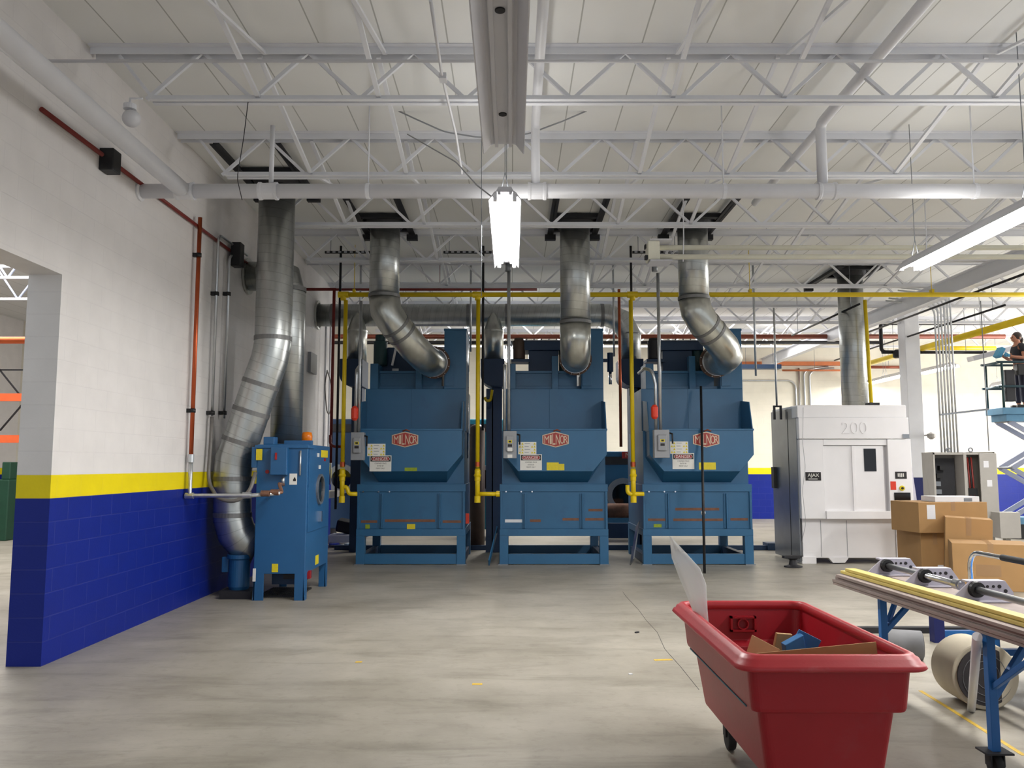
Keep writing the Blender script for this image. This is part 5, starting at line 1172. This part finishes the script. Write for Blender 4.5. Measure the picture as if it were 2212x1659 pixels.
mb = MB(); mb.bx(lx0 + .1, lx1, yl0 + .1, yl1 - .1, .14, .5); mb.build('chassis', 'lift_blue', t, .02)
for x in (lx0 + .35, lx1 - .3):
    for y in (yl0 + .12, yl1 - .12):
        mb = MB(); mb.cyl((x, y - .07, .17), (x, y + .07, .17), .17, 18); mb.build('wheel', 'rubber', t)
n = 2; z0, z1 = .55, fz - .32; hs = (z1 - z0) / n
for k in range(n):
    za, zb2 = z0 + k * hs, z0 + (k + 1) * hs
    for y in (yl0 + .12, yl1 - .12):
        mb = MB(); mb.bar((lx0 + .2, y - .04, za), (lx1 - .2, y - .04, zb2), .04, .11); mb.build('scissor_arm', 'lift_grey', t)
        mb = MB(); mb.bar((lx0 + .2, y + .01, zb2), (lx1 - .2, y + .01, za), .04, .11); mb.build('scissor_arm', 'lift_grey', t)
    mb = MB(); mb.cyl((lx0 + .2, yl0 + .06, zb2), (lx0 + .2, yl1 - .06, zb2), .03, 10); mb.build('cross_pin', 'steel_grey', t)
# person
px_, py_ = P(2203, 800, YL + .36).x, YL + .36; H = P(2196, 719, py_).z - fz
k = H / 1.75
t = None
def skin_obj(name, m, verts, edges, radii, parent=None, sub=2):
    off = V((0, 0, 0)); q = parent
    while q is not None: off += q.location; q = q.parent
    me = bpy.data.meshes.new(name); me.from_pydata([tuple(V(v_) - off) for v_ in verts], edges, []); me.materials.append(MATS[m])
    o = bpy.data.objects.new(name, me); COL.objects.link(o)
    if parent is not None: o.parent = parent
    sk = o.modifiers.new('skin', 'SKIN'); sk.use_smooth_shade = True
    me.skin_vertices[0].data[0].use_root = True
    for i, r in enumerate(radii): me.skin_vertices[0].data[i].radius = (r, r) if not isinstance(r, tuple) else r
    sb = o.modifiers.new('sub', 'SUBSURF'); sb.levels = sub; sb.render_levels = sub
    return o
def bp(dx, dy, dz): return (px_ + dx * k, py_ + dy * k, fz + dz * k)      # facing -x
bv = [bp(0, 0, .95), bp(0, 0, 1.12), bp(0, 0, 1.30), bp(-.01, 0, 1.43), bp(-.025, 0, 1.53), bp(-.035, 0, 1.60), bp(-.04, 0, 1.68),
      bp(0, -.17, 1.40), bp(-.03, -.24, 1.14), bp(-.25, -.22, 1.16), bp(-.33, -.2, 1.19),
      bp(0, .17, 1.40), bp(-.05, .24, 1.13), bp(-.26, .16, 1.22), bp(-.34, .13, 1.27),
      bp(0, -.09, .90), bp(-.01, -.10, .50), bp(.01, -.10, .07), bp(0, .09, .90), bp(-.02, .11, .50), bp(.0, .11, .07)]
be = [(0, 1), (1, 2), (2, 3), (3, 4), (4, 5), (5, 6), (3, 7), (7, 8), (8, 9), (9, 10), (3, 11), (11, 12), (12, 13), (13, 14), (0, 15), (15, 16), (16, 17), (0, 18), (18, 19), (19, 20)]
br = [(.12, .15), (.115, .14), (.12, .16), (.09, .12), .055, .085, .09, .06, .045, .036, .028, .06, .045, .036, .028, .09, .06, .045, .09, .06, .045]
br = [tuple(c * k for c in r) if isinstance(r, tuple) else r * k for r in br]
person = skin_obj('person', 'skin', bv, be, br)
tag(person, 'person in dark clothes on the scissor lift looking left, holding something blue', 'person')
skin_obj('shirt', 'shirt_dark', [bp(0, 0, 1.0), bp(0, 0, 1.12), bp(0, 0, 1.30), bp(-.005, 0, 1.45), bp(0, -.17, 1.41), bp(-.015, -.215, 1.26), bp(0, .17, 1.41), bp(-.015, .215, 1.26)],
         [(0, 1), (1, 2), (2, 3), (3, 4), (4, 5), (3, 6), (6, 7)], [tuple(c * k for c in r) for r in ((.14, .17), (.135, .16), (.14, .18), (.085, .11), (.075, .075), (.066, .066), (.075, .075), (.066, .066))], person)
skin_obj('trousers', 'trousers', [bp(0, 0, 1.0), bp(0, -.09, .88), bp(-.01, -.10, .50), bp(.01, -.10, .1), bp(0, .09, .88), bp(-.02, .11, .50), bp(0, .11, .1)],
         [(0, 1), (1, 2), (2, 3), (0, 4), (4, 5), (5, 6)], [tuple(c * k for c in r) for r in ((.135, .165), (.105, .105), (.08, .08), (.065, .065), (.105, .105), (.08, .08), (.065, .065))], person)
mb = MB()
c = V(bp(-.02, 0, 1.66)); mb.ball(c, .108 * k, 18, None, (1.0, .86, 1.05)); mb.ball(V(bp(.07, 0, 1.58)), .06 * k, 12, None, (.8, 1, 1.3)); mb.build('hair', 'hair', person)
mb = MB(); c = V(bp(-.075, 0, 1.625)); mb.ball(c, .082 * k, 18, None, (.9, .85, 1.2)); mb.ball(V(bp(-.155, 0, 1.615)), .016 * k, 8, None, (1.2, .8, 1.3)); fc_ = mb.build('face', 'skin', person)
for s in (-1, 1):
    mb = MB(); mb.ball(V(bp(-.142, .034 * s, 1.645)), .011 * k, 8); mb.build('eye', 'ink', fc_)
    mb = MB(); mb.ball(V(bp(-.01, .09 * s, 1.62)), .026 * k, 10, None, (.6, .4, 1)); mb.build('ear', 'skin', fc_)
mb = MB(); mb.ball(V(bp(-.148, 0, 1.575)), .018 * k, 8, None, (.5, 1.2, .35)); mb.build('mouth', 'badge_red', fc_)
for s, hx, hy, hz in ((-1, -.36, -.195, 1.20), (1, -.37, .125, 1.285)):
    mb = MB(); mb.ball(V(bp(hx, hy, hz)), .042 * k, 12, None, (1.1, .55, .9)); hp = mb.build('hand', 'glove_blue', person)
    for q in range(4):
        a = V(bp(hx - .035, hy, hz + .03 - q * .02)); ln = (.055, .065, .06, .045)[q]
        mb = MB(); mb.tube([a, a + V((-ln * .6, -.01 * s, .012)) * k, a + V((-ln, -.03 * s, .0)) * k], [.011 * k, .010 * k, .008 * k], 8); mb.build('finger', 'glove_blue', hp)
    a = V(bp(hx, hy - .02 * s, hz + .035)); mb = MB(); mb.tube([a, a + V((-.03, -.02 * s, .03)) * k, a + V((-.055, -.02 * s, .035)) * k], [.013 * k, .012 * k, .009 * k], 8); mb.build('thumb', 'glove_blue', hp)
for s in (-1, 1):
    mb = MB(); c = V(bp(-.045, .105 * s, .04)); mb.ob(c, (.27 * k, .095 * k, .08 * k)); mb.build('shoe', 'black', person, .02)
mb = MB(); c = V(bp(-.44, .02, 1.29)); mb.ob(c, (.10 * k, .22 * k, .24 * k), (0, .5, 0)); tag(mb.build('blue_cloth_pad', 'glove_blue', None, .015), 'light blue pad held up by the person on the lift', 'pad')
mb = MB(); c = P(2150, 762, YL + .9); mb.ob(c, (1.3, .3, .12), (0, -.25, 0)); tag(mb.build('lamp_reflector', 'reflector', None, .01), 'white fixture hood beside the person on the lift', 'light hood')
# ------------------------------------------------------------------ red laundry truck in the foreground
def rr(x0, x1, y0, y1, r, z, n=6):
    pts = []
    for cx, cy, a0 in ((x1 - r, y1 - r, 0), (x0 + r, y1 - r, 90), (x0 + r, y0 + r, 180), (x1 - r, y0 + r, 270)):
        for k in range(n + 1):
            a = math.radians(a0 + 90 * k / n); pts.append((cx + r * math.cos(a), cy + r * math.sin(a), z))
    return pts
RX0, RX1, RY0, RY1, RZ = 1.02, 1.90, 3.80, 5.42, 0.84
t = thing('laundry_cart', 'red plastic laundry cart full of scraps in the right foreground', 'cart', ((RX0 + RX1) / 2, (RY0 + RY1) / 2, 0))
def q(i, z, r=.045): return rr(RX0 + i, RX1 - i, RY0 + i, RY1 - i, r, z)
mb = MB()
mb.loft([q(.17, .25), q(.165, .27), q(.122, .575), q(.085, .583), q(.08, .60), q(.062, .80), q(.072, .80), q(.088, .61), q(.14, .58), q(.185, .29)], None, True, True, False)
mb.build('tub', 'red_plastic', t, .006)
mb = MB(); R_ = [q(.056, .795, .075), q(.004, .782, .09), q(-.003, .79, .09), q(.006, .808, .09), q(.016, .812, .088), q(.024, .83, .085), q(.034, .834, .083), q(.042, .846, .08), q(.062, .85, .076), q(.074, .842, .072), q(.078, .80, .07)]
mb.loft(R_ + [R_[0]], None, False, True, True); mb.build('rim', 'red_rim', t, label='worn lighter red rolled rim')
y = RY1 - .1; a, b_ = P(1578, 1364, y), P(1632, 1331, y); mb = MB()
for x0, x1, z0, z1 in ((a.x, b_.x, a.z, a.z + .012), (a.x, b_.x, b_.z - .012, b_.z), (a.x, a.x + .012, a.z, b_.z), (b_.x - .012, b_.x, a.z, b_.z)): mb.bx(x0, x1, y - .016, y + .02, z0, z1)
c = (a + b_) / 2; mb.lathe([(.028, 0), (.036, 0), (.036, .02), (.028, .02)], (c.x, y - .012, c.z), (0, 1, 0), 20, None, True); mb.build('raised_panel', 'red_plastic', t)
mb = MB(); mb.bar((RX0 + .083, RY0 + .2, .582), (RX0 + .083, RY1 - .2, .582), .006, .006); mb.build('edge_strip', 'teal', t)
for x in (RX0 + .3, RX1 - .3):
    for yy in (RY0 + .35, RY1 - .26):
        mb = MB(); mb.bx(x - .05, x + .05, yy - .06, yy + .06, .225, .252); mb.bx(x - .035, x - .028, yy - .03, yy + .03, .08, .23); mb.bx(x + .028, x + .035, yy - .03, yy + .03, .08, .23); cf = mb.build('caster_fork', 'dark_steel', t)
        mb = MB(); mb.cyl((x - .024, yy, .075), (x + .024, yy, .075), .075, 20); mb.build('wheel', 'rubber', cf, .01)
# scraps in the cart
def slab(name, label, cat, c, size, rot, m, grp=None):
    mb = MB(); mb.ob(c, size, rot); return tag(mb.build(name, m, None, .002), label, cat, grp)
mb = MB(); mb.ob((1.46, 4.62, .43), (.46, 1.1, .26), (0.0, 0, .05)); tag(mb.build('carton', 'cardboard_dark', None, .01), 'flattened brown carton lying inside the red cart', 'carton')
a, b_ = P(1640, 1412, 4.03), P(1915, 1391, 4.03)
mb = MB(); mb.bar((a.x, 4.04, .69), (b_.x - .02, 4.08, .735), .006, .25, None); tag(mb.build('cardboard_strip', 'cardboard'), 'brown cardboard strip standing along the near side of the red cart', 'cardboard')
c = P(1618, 1404, 4.35); slab('cardboard_sheet', 'pale cardboard sheet leaning at the left side of the red cart', 'cardboard', c + V((.03, 0, -.12)), (.006, .35, .34), (0, .35, 0.1), 'cardboard')
c = P(1690, 1392, 4.7); slab('cardboard_flap', 'small cardboard flap beside the blue folder in the red cart', 'cardboard', c + V((.0, .02, -.02)), (.10, .02, .16), (.2, .12, .3), 'cardboard')
c = P(1716, 1392, 4.6); t = thing('blue_folder', 'blue card folder sticking up in the red cart', 'folder', c)
mb = MB(); mb.ob(c + V((.0, 0, -.05)), (.13, .035, .19), (.25, -.35, .35)); mb.build('cover', 'blue_card', t, .003)
mb = MB(); mb.ob(c + V((.06, .03, -.02)), (.16, .008, .15), (.25, .45, .35)); mb.build('flap', 'blue_card', t)
Yp = 5.0
L_ = [P(1446, 1158, Yp + .12), P(1451, 1205, Yp + .10), P(1466, 1245, Yp + .05), P(1485, 1290, Yp), P(1500, 1330, Yp - .02), P(1512, 1375, Yp - .04), P(1522, 1430, Yp - .05)]
Rr = [P(1449, 1160, Yp + .14), P(1482, 1195, Yp - .02), P(1512, 1228, Yp - .10), P(1525, 1262, Yp - .12), P(1528, 1320, Yp - .12), P(1533, 1375, Yp - .12), P(1540, 1430, Yp - .12)]
mb = MB(); th = V((0.002, .003, 0)); rings = []
for l, r in zip(L_, Rr):
    m1 = (l * 2 + r) / 3 + V((0, -.03, 0)); m2 = (l + r * 2) / 3 + V((0, -.025, 0))
    rings.append([l, m1, m2, r, r + th, m2 + th, m1 + th, l + th])
mb.loft(rings, None, True, True, True); tag(mb.build('plastic_sheet', 'clear_plastic'), 'clear plastic sheet sticking up from the far left corner of the red cart', 'plastic sheet')

# ------------------------------------------------------------------ rack of boards and shafts on the right
BX, BY0, BY1 = 2.57, 3.55, 6.72
t = thing('work_stand', 'blue steel stand on casters carrying boards and shafts', 'stand', (3.0, 5.2, 0))
legs = [(2.685, 4.75, 1), (2.69, 6.1, 1), (3.60, 4.75, 0), (3.55, 6.2, 0)]
for x, y, fr in legs:
    mb = MB(); mb.bx(x - .024, x + .024, y - .024, y + .024, .13, .762); lg = mb.build('leg', 'frame_blue', t, .003)
    mb = MB(); mb.bx(x - .075, x + .075, y - .06, y + .06, .122, .132); mb.bx(x - .04, x - .032, y - .03, y + .03, .05, .125); mb.bx(x + .032, x + .04, y - .03, y + .03, .05, .125); mb.build('caster_fork', 'dark_steel', lg)
    mb = MB(); mb.cyl((x - .022, y, .055), (x + .022, y, .055), .055, 18); mb.build('caster_wheel', 'rubber', lg)
for x, y, fr in legs[:2]:
    mb = MB(); mb.bar((x, y, .40 if y < 5 else .5), (x + .26, y + .02, .755), .035, .035); mb.build('brace', 'frame_blue', t, .003)
    mb = MB(); mb.bar((x, y + .02, .45), (x + (.16 if y > 5 else .05), y + (.1 if y > 5 else -.4), .755), .03, .03); mb.build('brace', 'frame_blue', t, .003)
for y in (4.75, 6.2):
    mb = MB(); mb.bar((2.69, y, .748), (3.6, y, .748), .04, .028); mb.build('cross_bar', 'frame_blue', t)
for x in (3.58,):
    mb = MB(); mb.bar((x, 4.75, .72), (x - .03, 6.2, .72), .035, .03); mb.build('side_bar', 'frame_blue', t)
for k in range(4):
    z = .765 + k * .021; mb = MB(); j = random.uniform(-.015, .015)
    e = BY1 + random.uniform(-.08, 0); sk = .043 * (BY1 - BY0); mb.prism([(BX + j, e), (BX + j + .62, e), (BX + j + .62 + sk, BY0), (BX + j + sk, BY0)], 'z', z, z + .02)
    tag(mb.build('long_board', 'board_grey', None, .002), ('bottom', 'second from bottom', 'third from bottom', 'top')[k] + ' one of four grey boards stacked on the blue stand', 'board', 'grey boards')
for k, (dx, z, w_) in enumerate(((.06, .8495, .11), (.075, .8735, .085))):
    mb = MB(); e = BY1 - .02 - .06 * k; sk = .043 * (BY1 - BY0); mb.prism([(BX + dx, e), (BX + dx + w_, e), (BX + dx + w_ + sk, BY0), (BX + dx + sk, BY0)], 'z', z, z + .022)
    tag(mb.build('wood_strip', 'yellow_wood', None, .003), ('lower' if k == 0 else 'upper') + ' of two yellow wooden strips on the grey boards', 'wood strip', 'yellow wooden strips')
SX, SZ = 2.95, .925
def bracket(Y, nm, grp):
    t = thing('bearing_bracket', nm, 'bracket', (SX, Y, .85), grp)
    mb = MB(); mb.prism([(SX - .17, .856), (SX + .24, .856), (SX + .24, .905), (SX + .19, .978), (SX - .03, .978)], 'y', Y, Y + .012); pl = mb.build('plate', 'bearing', t, .002)
    mb = MB(); mb.bx(SX - .19, SX + .27, Y - .06, Y + .10, .85, .858); mb.build('base_plate', 'bearing', t, .002)
    mb = MB(); mb.bx(SX - .05, SX + .19, Y + .012, Y + .08, .966, .978); mb.build('top_flange', 'bearing', t, .002)
    mb = MB(); mb.lathe([(.026, -.03), (.048, -.03), (.052, 0), (.052, .03), (.026, .03)], (SX, Y, SZ), (0, 1, 0), 22, None, True); mb.build('bearing_ring', 'black', t)
    for i in range(4):
        mb = MB(); mb.cyl((SX + .075 + .038 * i, Y - .003, .942 - (.028 if i == 3 else 0)), (SX + .075 + .038 * i, Y + .001, .942 - (.028 if i == 3 else 0)), .009 + (.003 if i > 1 else 0), 12); mb.build('hole', 'ink', pl)
bracket(6.58, 'farthest of three grey bearing brackets on the boards', 'bearing brackets'); bracket(5.98, 'middle one of three grey bearing brackets on the boards', 'bearing brackets'); bracket(5.33, 'nearest of three grey bearing brackets on the boards', 'bearing brackets')
mb = MB(); mb.cyl((SX, 6.64, SZ), (SX, 5.50, SZ), .022, 18); mb.lathe([(.022, -.03), (.034, -.03), (.034, .03), (.022, .03)], (SX, 5.54, SZ), (0, 1, 0), 18, None, True); tag(mb.build('steel_shaft', 'shaft'), 'farther grey steel shaft through two bearing brackets', 'shaft', 'steel shafts')
mb = MB(); mb.cyl((SX, 5.39, SZ), (SX, 3.7, SZ), .022, 18); tag(mb.build('steel_shaft', 'shaft'), 'nearer grey steel shaft starting at the nearest bracket', 'shaft', 'steel shafts')
mb = MB(); q_ = G(2098, 1535); q2 = G(2111, 1375, .758); mb.tube([(q_.x, q_.y, .0), (q2.x, q2.y, .758)], .026, 14); tag(mb.build('pale_tube', 'white_pipe'), 'pale plastic tube leaning under the boards beside the blue leg', 'tube')
# rolls on the floor
t = thing('carpet_roll', 'large rolled beige mat lying behind the blue stand leg', 'roll', (3.42, 6.1, 0))
cy, r = V((3.33, 5.95, .232)), .23
mb = MB(); mb.cyl(cy, cy + V((.02, .34, 0)), r, 48); mb.build('outer_layer', 'roll_beige', t, .01)
mb = MB(); mb.cyl(cy + V((0, -.006, 0)), cy + V((0, .004, 0)), r * .87, 40); en = mb.build('rolled_end', 'roll_dark', t)
mb = MB(); pts = []
for k in range(120):
    a = k / 120 * 2 * math.pi * 3; q_ = r * (.2 + .62 * k / 120); pts.append(cy + V((q_ * math.cos(a), -.008, q_ * math.sin(a))))
mb.tube(pts, .0022, 6); mb.build('spiral_edge', 'roll_grey', en)
t = thing('grey_roll', 'grey drum shaped roll on the floor beyond the red cart', 'roll', (3.7, 7.5, 0))
a, b_ = P(1912, 1375, 7.55), P(1992, 1378, 7.45); a.z = b_.z = .125
mb = MB(); mb.tube([a, b_], .125, 32); mb.build('body', 'roll_grey', t, .01); mb = MB(); d_ = (b_ - a).normalized(); mb.cyl(b_ - d_ * .002, b_ + d_ * .006, .10, 28); mb.build('end_disc', 'rubber', t)
a = P(1850, 1341, 8.6); mb = MB(); mb.bx(a.x, a.x + 1.2, 8.6, 8.68, .0, .06); tag(mb.build('floor_bar', 'dark_steel'), 'dark steel bar lying on the floor behind the grey roll', 'bar')
t = thing('low_frame', 'low dark blue frame on the floor behind the grey roll', 'frame', (P(2030, 1365, 8.2).x, 8.2, 0))
x = G(1990, 1372).x; x2 = P(2120, 1365, 8.2).x
for q_ in (x, x2): mb = MB(); mb.bx(q_ - .05, q_ + .05, 8.15, 8.25, 0, .36); mb.build('post', 'navy', t)
mb = MB(); mb.bx(x, x2, 8.17, 8.23, .05, .11); mb.build('rail', 'frame_blue', t); mb = MB(); mb.bx(x, x2, 8.17, 8.23, .30, .36); mb.build('rail', 'navy', t)
# push cart
HX = 3.76
t = thing('push_cart', 'push cart with bent chrome handle and black grip', 'cart', (4.4, 6.2, 0))
mb = MB(); mb.tube(fillet([(HX, 6.86, .52), (HX, 6.86, 1.005), (HX, 6.4, 1.005), (HX, 5.4, 1.005), (HX, 5.4, .52)], .13), .019, 14); mb.build('handle', 'chrome', t)
mb = MB(); mb.tube([(HX, 6.40, 1.005), (HX, 5.65, 1.005)], .025, 14); mb.build('grip', 'rubber', t)
mb = MB(); mb.bx(HX - .05, HX + 1.2, 5.35, 6.92, .44, .52); mb.build('deck', 'frame_blue', t, .01)
for x in (HX + .1, HX + 1.05):
    for y in (5.5, 6.75):
        mb = MB(); mb.bx(x - .03, x + .03, y - .03, y + .03, .14, .45); mb.build('post', 'navy', t); mb = MB(); mb.cyl((x - .025, y, .08), (x + .025, y, .08), .08, 18); mb.build('wheel', 'rubber', t)
mb = MB(); mb.bx(HX + .1, HX + 1.05, 6.72, 6.78, .2, .25); mb.build('lower_bar', 'frame_blue', t)
# cardboard boxes
def carton(name, label, px0, px1, pyt, Y, z0, depth, rot=0, tilt=0, m='cardboard', parts=()):
    a, b_ = P(px0, pyt, Y), P(px1, pyt, Y); w_ = b_.x - a.x; h = a.z - z0
    t = thing(name, label, 'box', ((a.x + b_.x) / 2, Y + depth / 2, z0), 'cardboard boxes'); t.rotation_euler = (0, tilt, rot)
    def loc(o): o.parent = t; return o
    mb = MB(); mb.bx(-w_ / 2, w_ / 2, -depth / 2, depth / 2, 0, h); loc(mb.build('carton', m, None, .006))
    mb = MB(); mb.bx(-.035, .035, -depth / 2 - .001, depth / 2, h - .0005, h + .0012); mb.bx(-.035, .035, -depth / 2 - .0015, -depth / 2, h * .72, h); loc(mb.build('tape', 'parcel_tape', None))
    for x0, x1, y0, y1, mm, nm in parts:
        mb = MB(); mb.bx(-w_ / 2 + w_ * x0, -w_ / 2 + w_ * x1, -depth / 2 - .002, -depth / 2 - .0003, h * y0, h * y1); loc(mb.build(nm, mm, None))
    return t, w_, h
YB1 = 13.0
zt1 = P(2030, 1150, YB1).z
carton('cardboard_box', 'lower cardboard box at the left of the stack by the white machine', 1988, 2050, 1150, YB1, 0, .8, 0, 0, 'cardboard', ((.55, .75, .02, .25, 'paper', 'shipping_label'),))
carton('cardboard_box', 'darker cardboard box low in the middle of the stack', 2052, 2125, 1152, YB1 + .1, 0, .7, 0, 0, 'cardboard_dark')
tb, w_, h = carton('cardboard_box', 'long top cardboard box with a white shipping label', 1972, 2132, 1085, YB1 - .1, zt1 + .002, .75, .12, 0, 'cardboard', ((.12, .24, .45, .92, 'paper', 'shipping_label'),))
pz = P(2060, 1085, YB1).z + .004
t = thing('flat_white_box', 'flat white box lying on the top cardboard box', 'box', (P(2060, 1080, YB1).x, YB1 + .2, pz))
mb = MB(); x0, x1 = P(2013, 1080, YB1 + .1).x, P(2108, 1080, YB1 + .1).x; mb.bx(x0, x1, YB1, YB1 + .45, pz, pz + .085); mb.build('lid', 'paper', t, .006)
mb = MB(); mb.bx(x0 + .45, x0 + .58, YB1 - .002, YB1, pz + .01, pz + .06); mb.build('side_label', 'steel_grey', t)
carton('cardboard_box', 'tall open cardboard box leaning in front of the stack', 2058, 2148, 1120, 12.3, .03, .5, -.45, .05, 'cardboard')
carton('cardboard_box', 'big cardboard box at the front right of the stack', 2092, 2240, 1176, 11.45, 0, .75, -.42, 0, 'cardboard', ((.30, .62, .30, .55, 'parcel_tape', 'tape_patch'),))
# marks on the floor
def floor_mark(label, pts, w_, m='floor_paint', nm='floor_line'):
    mb = MB(); A = [V((p.x, p.y, 0.0)) for p in pts]
    for a, b_ in zip(A[:-1], A[1:]):
        mb.bar(a + V((0, 0, .0008)), b_ + V((0, 0, .0008)), w_, .0016)
    return tag(mb.build(nm, m), label, 'floor marking')
floor_mark('worn yellow line painted on the floor beside the red cart', [G(1988, 1492), G(2050, 1530), G(2212, 1632)], .03)
floor_mark('short yellow paint mark on the floor left of the red cart', [G(1413, 1426), G(1452, 1425)], .05)
floor_mark('faint yellow paint mark on the floor in the middle', [G(1020, 1478), G(1042, 1478)], .05)
floor_mark('faint yellow paint dash on the floor at left centre', [G(768, 1430), G(782, 1430)], .05)
mb = MB(); cr = [G(1345, 1278), G(1352, 1288), G(1380, 1318), G(1396, 1340), G(1420, 1366), G(1436, 1402), G(1470, 1440), G(1510, 1490)]
for a, b_ in zip(cr[:-1], cr[1:]): mb.bar(a + V((0, 0, .0006)), b_ + V((0, 0, .0006)), .004, .0012)
tag(mb.build('floor_crack', 'dark_steel'), 'thin crack in the concrete floor left of the red cart', 'crack')
mb = MB(); cr = [G(780, 1527), G(800, 1512), G(830, 1500), G(838, 1494)]
g_ = G(1376, 1367); mb = MB(); mb.ob(g_ + V((0, 0, .006)), (.05, .02, .012), (0, 0, .7)); tag(mb.build('floor_scrap', 'dark_steel'), 'small dark scrap on the open floor left of the red cart', 'scrap')
g_ = G(1362, 1457); mb = MB(); mb.ob(g_ + V((0, 0, .004)), (.03, .02, .008), (0, 0, .3)); tag(mb.build('floor_scrap', 'paper'), 'tiny pale scrap on the floor in the right centre', 'scrap')

# ------------------------------------------------------------------ room seen through the opening on the left
for i, y in enumerate((9.2, 11.2, 13.2, 15.2, 17.2)):
    t = thing('truss', ('nearest', 'second', 'third', 'fourth', 'farthest')[i] + ' white roof truss in the room through the left opening', 'roof truss', (-10, y, 5), 'trusses in the next room')
    mb = MB(); mb.bx(-15.9, XW - .35, y - .04, y + .04, 5.9, 5.96); mb.build('top_chord', 'white_steel', t)
    mb = MB(); mb.bx(-15.9, XW - .35, y - .03, y + .03, 5.2, 5.25); mb.build('bottom_chord', 'white_steel', t)
    mb = MB(); x = -15.5
    while x < -5: mb.bar((x, y, 5.22), (x + .5, y, 5.92), .03, .03); mb.bar((x + .5, y, 5.92), (x + 1, y, 5.22), .03, .03); x += 1.0
    mb.build('web', 'lift_grey', t)
z = P(20, 735, 14).z
o = pipe('copper_pipe', 'copper pipe crossing high in the room through the left opening', 'pipe', [(-15.9, 14, z), (XW - .32, 14, z)], .06, 'copper')
t = thing('pallet_rack', 'pallet rack with orange beams in the room through the left opening', 'rack', (-10, 15, 0))
for py in (858, 948):
    z = P(20, py, 15).z; mb = MB(); mb.bx(-12.4, -6.9, 15, 15.06, z - .07, z + .07); mb.build('beam', 'orange_steel', t)
for x in (-12.45, -6.9):
    for y in (15.0, 16.0): mb = MB(); mb.bx(x - .04, x + .04, y - .04, y + .08, 0, 4.6); mb.build('upright', 'frame_blue', t)
a, b_ = P(-30, 762, 15.6), P(42, 852, 15.6); mb = MB(); mb.bar(a, b_, .02, .03); mb.bar(P(-30, 799, 15.6), P(60, 799, 15.6), .02, .03); mb.bar(P(60, 860, 15.6), P(0, 930, 15.6), .02, .03); mb.build('back_brace', 'black', t)
a, b_ = P(-40, 1165, 18.9), P(22, 998, 18.9); t = thing('green_machine', 'dark green machine standing in the room through the left opening', 'machine', ((a.x + b_.x) / 2, 19.3, 0))
mb = MB(); mb.bx(a.x, b_.x, 18.9, 20, 0, b_.z - .4); mb.build('body', 'green_machine', t, .02)
mb = MB(); mb.bx(a.x + .3, b_.x - .05, 19, 19.6, b_.z - .4, b_.z); mb.build('hopper', 'green_machine', t, .02)
